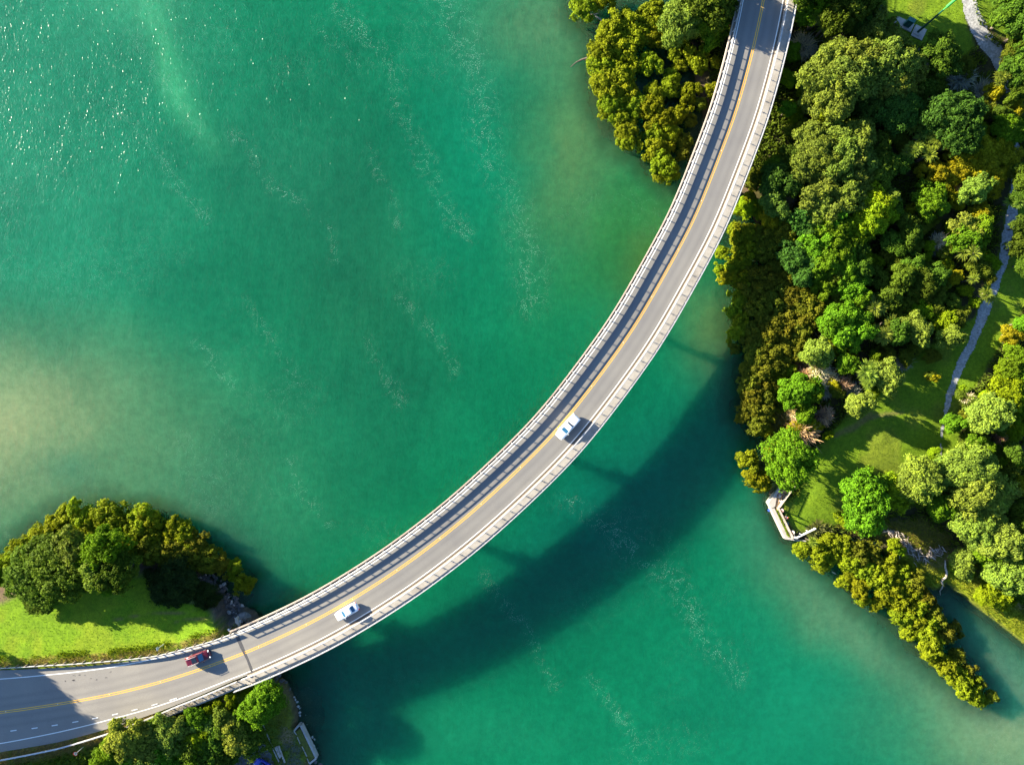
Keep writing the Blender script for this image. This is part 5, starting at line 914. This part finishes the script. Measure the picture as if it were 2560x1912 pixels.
q0 = jp(650, 1320, 2.3); q1 = jp(775, 1440, 2.6); rod = tag(empty('fishing_rod', tuple(q0)), 'thin white fishing rod held out past the handrail', 'fishing rod'); MB().tube([Vector((0, 0, 0)), (q1 - q0)*.3], .035, 6).build('grip', M['trim'], rod); MB().tube([(q1 - q0)*.3, q1 - q0], [.03, .018], 5).build('blank', M['signwhite'], rod)
bg_ = tag(empty('beach_bag', tuple(jp(572, 1125, 1.65))), 'blue and white bag on the lawn beside the platform wall', 'bag'); bg_.location.z = gz(bg_.location.x, bg_.location.y)
MB().box((0, 0, .22), (.55, .38, .44), .9, .8).build('bag_body', M['bagblue'], bg_); MB().box((.03, .26, .16), (.5, .2, .32), .7, .85).build('side_pocket', M['bagwhite'], bg_); MB().tube([(-.15, 0, .42), (-.08, 0, .6), (.08, 0, .6), (.15, 0, .42)], .025, 5).build('handle', M['bagwhite'], bg_)
bu = tag(empty('bucket', tuple(jp(115, 785, .3))), 'small bright blue bucket hanging over the water outside the platform', 'bucket'); bu.location.z = 0.05
MB().tube([(0, 0, 0), (0, 0, .34)], [.17, .23], 14).build('pail', M['bucketblue'], bu); MB().tube([(-.22, 0, .34), (-.12, 0, .55), (.12, 0, .55), (.22, 0, .34)], .012, 5).build('handle', M['rim'], bu); q = jp(215, 890, 1.4) - Vector(bu.location); MB().tube([(0, 0, .55), q], .014, 4).build('rope', M['deckwood'], bu)

# ------------------------------------------------------------------ driftwood, logs
def log(name, pts, rads, label, zoff=.12, zmin=.02, m=None, forks=()):
    w_ = [ground_at(a, b) for a, b in pts]; w_ = [Vector((p.x, p.y, max(p.z, zmin) + zoff)) for p in w_]; root = tag(empty(name, tuple(w_[0])), label, 'log'); b0 = w_[0]
    MB().tube([p - b0 for p in w_], rads, 7).build('stem', m or M['drift'], root)
    for fk, rd in forks:
        f_ = [ground_at(a, b) for a, b in fk]; f_ = [Vector((p.x, p.y, max(p.z, zmin) + zoff)) - b0 for p in f_]; MB().tube(f_, rd, 5).build('branch', m or M['drift'], root)
    return root
dv = lambda x, y: (2200 + x/8.26, 1300 + y/8.26)
log('fallen_log', [dv(*q) for q in [(1335, 820), (1335, 960), (1365, 1080), (1350, 1160), (1265, 1235), (1262, 1270), (1285, 1340)]], [.13, .19, .22, .22, .22, .2, .15], 'long bent white fallen log reaching down to the cove water', .2, forks=[([dv(1285, 1340), dv(1240, 1420), dv(1215, 1450), dv(1215, 1530)], [.12, .09, .07, .04]), ([dv(1285, 1340), dv(1270, 1400), dv(1230, 1430)], [.08, .05, .03])])
log('driftwood_branch', [dv(395, 790), dv(385, 720), dv(320, 680), dv(280, 640)], [.12, .12, .09, .05], 'forked brown driftwood branch left of the debris pile', .15, forks=[([dv(385, 720), dv(430, 660), dv(500, 630)], [.1, .08, .05])])
log('driftwood_branch', [(1488, 42), (1498, 48), (1508, 57)], [.1, .16, .12], 'short white driftwood stick in the water at the top mangroves', .1, .02)
log('driftwood_branch', [(1465, 40), (1482, 37), (1495, 36)], [.06, .12, .1], 'brown driftwood stick beside the short white one at the top', .08, .0)
log('sunken_branch', [(1426, 172), (1440, 160), (1456, 152), (1468, 148), (1476, 138)], [.06, .12, .2, .26, .1], 'dark half sunken branch left of the mangrove islet', .05, -.02, M['bark'], forks=[([(1460, 152), (1470, 155), (1478, 150)], [.12, .08, .04])])
log('driftwood_branch', [(2079, 1428), (2084, 1431), (2089, 1434)], [.08, .14, .08], 'white driftwood stick in the water below the mangrove strip', .08, .0)
log('driftwood_branch', [dv(1155, 670), dv(1180, 630), dv(1208, 585)], [.12, .12, .1], 'straight pale white board lying right of the debris pile', .25)
log('driftwood_branch', [dv(1245, 715), dv(1268, 690), dv(1290, 672)], [.16, .16, .1], 'short grey stump beside the straight white board', .25)
log('driftwood_branch', [dv(680, 860), dv(715, 900), dv(738, 945)], [.05, .05, .04], 'thin pale stick on the grass below the debris pile', .3)
log('snag', [(2344, 705), (2352, 728), (2350, 742)], [.08, .06, .04], 'thin grey snag beside the gravel path bushes', .8)
dp = tag(empty('driftwood_pile', tuple(ground_at(2275, 1375))), 'heap of pinkish bleached driftwood sticks on the right bank', 'driftwood'); DB = Vector(dp.location)
zone = [dv(*q) for q in [(20, 190), (300, 215), (480, 290), (560, 400), (680, 560), (800, 620), (940, 660), (1080, 570), (1280, 545), (1350, 620), (1180, 740), (1050, 800), (860, 860), (700, 790), (560, 640), (380, 430), (200, 300)]]
zp = [Vector((a, b)) for a, b in zone]; cnt = 0; tries = 0
while cnt < 150 and tries < 4000:
    tries += 1; a, b = rr.uniform(2202, 2365), rr.uniform(1322, 1405)
    if sdist(np.array([a]), np.array([b]), zone)[0] < .5: continue
    L = rr.uniform(.5, 1.9); th = rr.gauss(-.75, .55); g = ground_at(a, b) - DB; c = Vector((math.cos(th), math.sin(th), rr.uniform(-.1, .1)))*L/2; k = Vector((rr.uniform(-.1, .1), rr.uniform(-.1, .1), .08)); zz_ = Vector((0, 0, rr.uniform(.05, .4)))
    o = MB().tube([g - c + zz_, g + k + zz_, g + c + zz_], [rr.uniform(.04, .09), rr.uniform(.05, .11), .03], 5).build('stick', M['drift'] if rr.random() < .6 else M['timber'], dp); cnt += 1

# ------------------------------------------------------------------ signs, pole, cabinets
def sign_pole(px_base, py_base, hgt, label):
    g = ground_at(px_base, py_base); root = tag(empty('road_sign', tuple(g)), label, 'road sign'); MB().tube([(0, 0, -.4), (0, 0, hgt)], .045, 8).build('post', M['signwhite'], root); return root
s1 = sign_pole(209, 1866, 2.7, 'round red and white speed limit sign on the lower verge'); fa = math.atan2(.65, .76)
def disc(r_, m, d, name, par, z, th=.012):
    n = Vector((math.cos(fa), math.sin(fa), 0)); c = Vector((0, 0, z)) + n*d; return MB().tube([c, c + n*th], r_, 24).build(name, m, par)
disc(.44, M['signred'], .05, 'sign_ring', s1, 2.45); disc(.33, M['signwhite'], .063, 'sign_face', s1, 2.45)
for txt in ('50',):
    cu = bpy.data.curves.new('numerals', 'FONT'); cu.body = txt; cu.size = .42; cu.align_x = 'CENTER'; cu.align_y = 'CENTER'; cu.extrude = .004; to = bpy.data.objects.new('tmp', cu); COL.objects.link(to); dg = bpy.context.evaluated_depsgraph_get(); tm = bpy.data.meshes.new_from_object(to.evaluated_get(dg)); bpy.data.objects.remove(to); tm.materials.clear(); tm.materials.append(M['signblack'])
    o = link('numerals', tm, s1); o.rotation_euler = (math.pi/2, 0, fa + math.pi/2); o.location = Vector((math.cos(fa), math.sin(fa), 0))*.082 + Vector((0, 0, 2.45))
s2 = sign_pole(411, 1608, 2.6, 'pale blue backed road sign leaning over the guardrail by the lawn'); MB().box((-.02, -.02, 2.45), (.06, .62, .62), .35).build('sign_plate', M['signblue'], s2)
s3 = sign_pole(578, 1569, 1.2, 'small white marker post beside the bridge abutment'); MB().box((0, 0, 1.1), (.3, .5, .12), .6).build('marker_plate', M['signwhite'], s3)
g = ground_at(2293, 82); vp = tag(empty('vent_pole', tuple(g)), 'tall green pole on concrete pad beside the gravel path', 'pole')
MB().tube([(0, 0, 0), (0, 0, 4.5), (0, 0, 8.0)], [.24, .19, .15], 12).build('lower_shaft', M['poleshaded'], vp); MB().tube([(0, 0, 8.0), (0, 0, 9.0)], [.12, .12], 12).build('neck', M['polesunlit'], vp); MB().tube([(0, 0, 9.0), (0, 0, 13.5)], [.26, .24], 14).build('upper_shaft', M['polesunlit'], vp); MB().box((0, 0, .16), (1.3, 1.3, .35), -.45).build('plinth', M['concrete'], vp)
def pad(px, py, dx, dy, rz, label):
    g = ground_at(px, py); o = MB().box((0, 0, 0), (dx, dy, .22)).build('concrete_pad', M['concrete'], None); o.location = (g.x, g.y, g.z + .1); o.rotation_euler = (0, 0, rz); return tag(o, label, 'concrete pad')
pad(2296, 83, 2.3, 2.3, -.45, 'square concrete pad under the tall green pole'); pad(2259, 62, 3.6, 1.7, -.45, 'long concrete pad under the single teal cabinet'); pad(2180, 30, 4.6, 1.9, -.45, 'concrete pad under the two dark teal cabinets')
def cabinet(px, py, d, label):
    g = ground_at(px, py); root = tag(empty('utility_cabinet', (g.x, g.y, g.z + .2), -.45), label, 'cabinet'); MB().box((0, 0, d[2]/2), d).build('body', M['cabinet'], root); MB().box((0, 0, d[2] + .03), (d[0] + .12, d[1] + .12, .06)).build('lid', M['cabinet'], root)
    for k in (-1, 1): MB().box((k*d[0]*.24, -d[1]/2 - .012, d[2]*.5), (d[0]*.44, .024, d[2]*.86)).build('door', M['cabinet'], root)
    MB().box((.06, -d[1]/2 - .035, d[2]*.55), (.03, .03, .16)).build('handle', M['rim'], root)
cabinet(2264, 65, (1.25, .7, 1.9), 'single teal cabinet beside the tall green pole'); cabinet(2176, 20, (1.6, .9, 2.0), 'larger dark teal cabinet at the top edge'); cabinet(2196, 32, (1.0, .8, 1.3), 'smaller dark teal cabinet right of the larger one')

# ------------------------------------------------------------------ labels: each plant named by the thing it stands nearest to
LM = [(1419, 1067, 'the white pickup'), (1430, 160, 'the sunken branch'), (1500, 50, 'the white driftwood at the top'), (1760, 200, 'the upper barrier near the top'), (1690, 420, 'the islet lower tip'), (1900, 60, 'the footpath at the top edge'), (2293, 82, 'the tall green pole'), (2264, 65, 'the single teal cabinet'), (2180, 25, 'the two teal cabinets'), (2470, 130, 'the gravel path bend'), (2530, 470, 'the gravel path at its rightmost'), (2485, 713, 'the gravel path narrowing'), (2445, 814, 'the gravel path by the upper lawn'), (2360, 1100, 'the gravel path lower end'),
      (1945, 1290, 'the cranked platform'), (1980, 1335, 'the white handrail'), (2275, 1375, 'the driftwood heap'), (2362, 1440, 'the bent white log'), (2460, 1745, 'the mangrove strip outer tip'), (2090, 1430, 'the driftwood below the strip'), (1790, 560, 'the handrail where mangroves meet the bridge'), (1830, 800, 'the pier shadow on the water'), (1860, 1040, 'the right shore bulge'), (1925, 1110, 'the brown bank above the platform'), (2150, 1050, 'the worn track on the lawn'), (2230, 1130, 'the lawn middle'), (2560, 620, 'the right picture edge middle'), (2560, 1000, 'the right picture edge by the lawn'), (2560, 1400, 'the right picture edge by the cove'), (2560, 60, 'the top right corner'), (2050, 130, 'the upper forest edge by the footpath'),
      (90, 1440, 'the big dark tree on the left bank'), (614, 1540, 'the largest grey boulder'), (540, 1470, 'the piled dark rocks'), (0, 1400, 'the left picture edge'), (260, 1290, 'the left bank top waterline'), (420, 1330, 'the left bank right waterline'), (411, 1608, 'the pale blue sign'), (209, 1866, 'the round speed sign'), (659, 1910, 'the blue car'), (650, 1710, 'the lower wing wall'), (768, 1850, 'the pale sea wall'), (500, 1790, 'the lower guardrail'), (400, 1912, 'the bottom edge'), (2150, 400, 'the big grey green crown in the forest'), (2060, 760, 'the dark mangroves inland edge'), (2080, 900, 'the bleached dead bushes'), (2400, 330, 'the golden scrub patch'), (2330, 500, 'the round green tree in the forest'), (2200, 620, 'the shady forest hollow'), (2370, 1230, 'the tree clump below the lawn'), (1560, 300, 'the islet middle'), (1620, 120, 'the islet upper gap'), (2000, 480, 'the tall grey green trees by the bridge'), (1900, 700, 'the olive mangroves by the water'), (2200, 1560, 'the strip waterline'), (2330, 1640, 'the strip shaded side'), (2240, 280, 'the spiky cabbage trees'), (2480, 230, 'the path shaded stretch'), (2250, 760, 'the bright cabbage tree in the forest'), (2300, 840, 'the upper lawn edge')]
ORD = ['nearest', 'second nearest', 'third nearest', 'fourth nearest', 'fifth nearest', 'sixth nearest', 'seventh nearest', 'eighth nearest', 'ninth nearest', 'tenth nearest', 'eleventh nearest', 'twelfth nearest', 'thirteenth nearest', 'fourteenth nearest', 'fifteenth nearest', 'sixteenth nearest', 'seventeenth nearest', 'eighteenth nearest', 'nineteenth nearest', 'twentieth nearest'] + ['%dth nearest' % k for k in range(21, 90)]
bykind = defaultdict(list)
LM += [(750, 1769, 'the white stone on the lower bank'), (783, 1863, 'the largest pale boulder by the sea wall'), (706, 1700, 'the dark ledge rocks')]
for d in made + SUNK: bykind[d['look']].append(d)
for look, ds in bykind.items():
    best = {}
    for a, b, nm in LM:
        for rank, d in enumerate(sorted(ds, key=lambda q: (q['px'] - a)**2 + (q['py'] - b)**2)):
            if rank < best.get(id(d), (999,))[0]: best[id(d)] = (rank, nm)
    for d in ds:
        rank, nm = best[id(d)]; tag(d['o'], '%s, %s to %s' % (look, ORD[rank], nm), {'mangrove_tree': 'mangrove', 'broadleaf_tree': 'tree', 'leafy_tree': 'tree', 'scrub_bush': 'bush', 'cabbage_tree': 'cabbage tree', 'dead_bush': 'dead bush', 'round_shrub': 'shrub', 'flax_clump': 'flax', 'boulder': 'boulder'}[d['nm']], {'mangrove_tree': 'mangroves along the shores', 'broadleaf_tree': 'broadleaf trees of the forest', 'leafy_tree': 'green trees of the forest', 'scrub_bush': 'scrub bushes', 'cabbage_tree': 'cabbage trees', 'dead_bush': 'dead and twiggy bushes', 'round_shrub': 'round shrubs on the left lawn', 'flax_clump': 'flax clumps by the shore', 'boulder': 'weedy stones under the shallows'}[d['nm']])
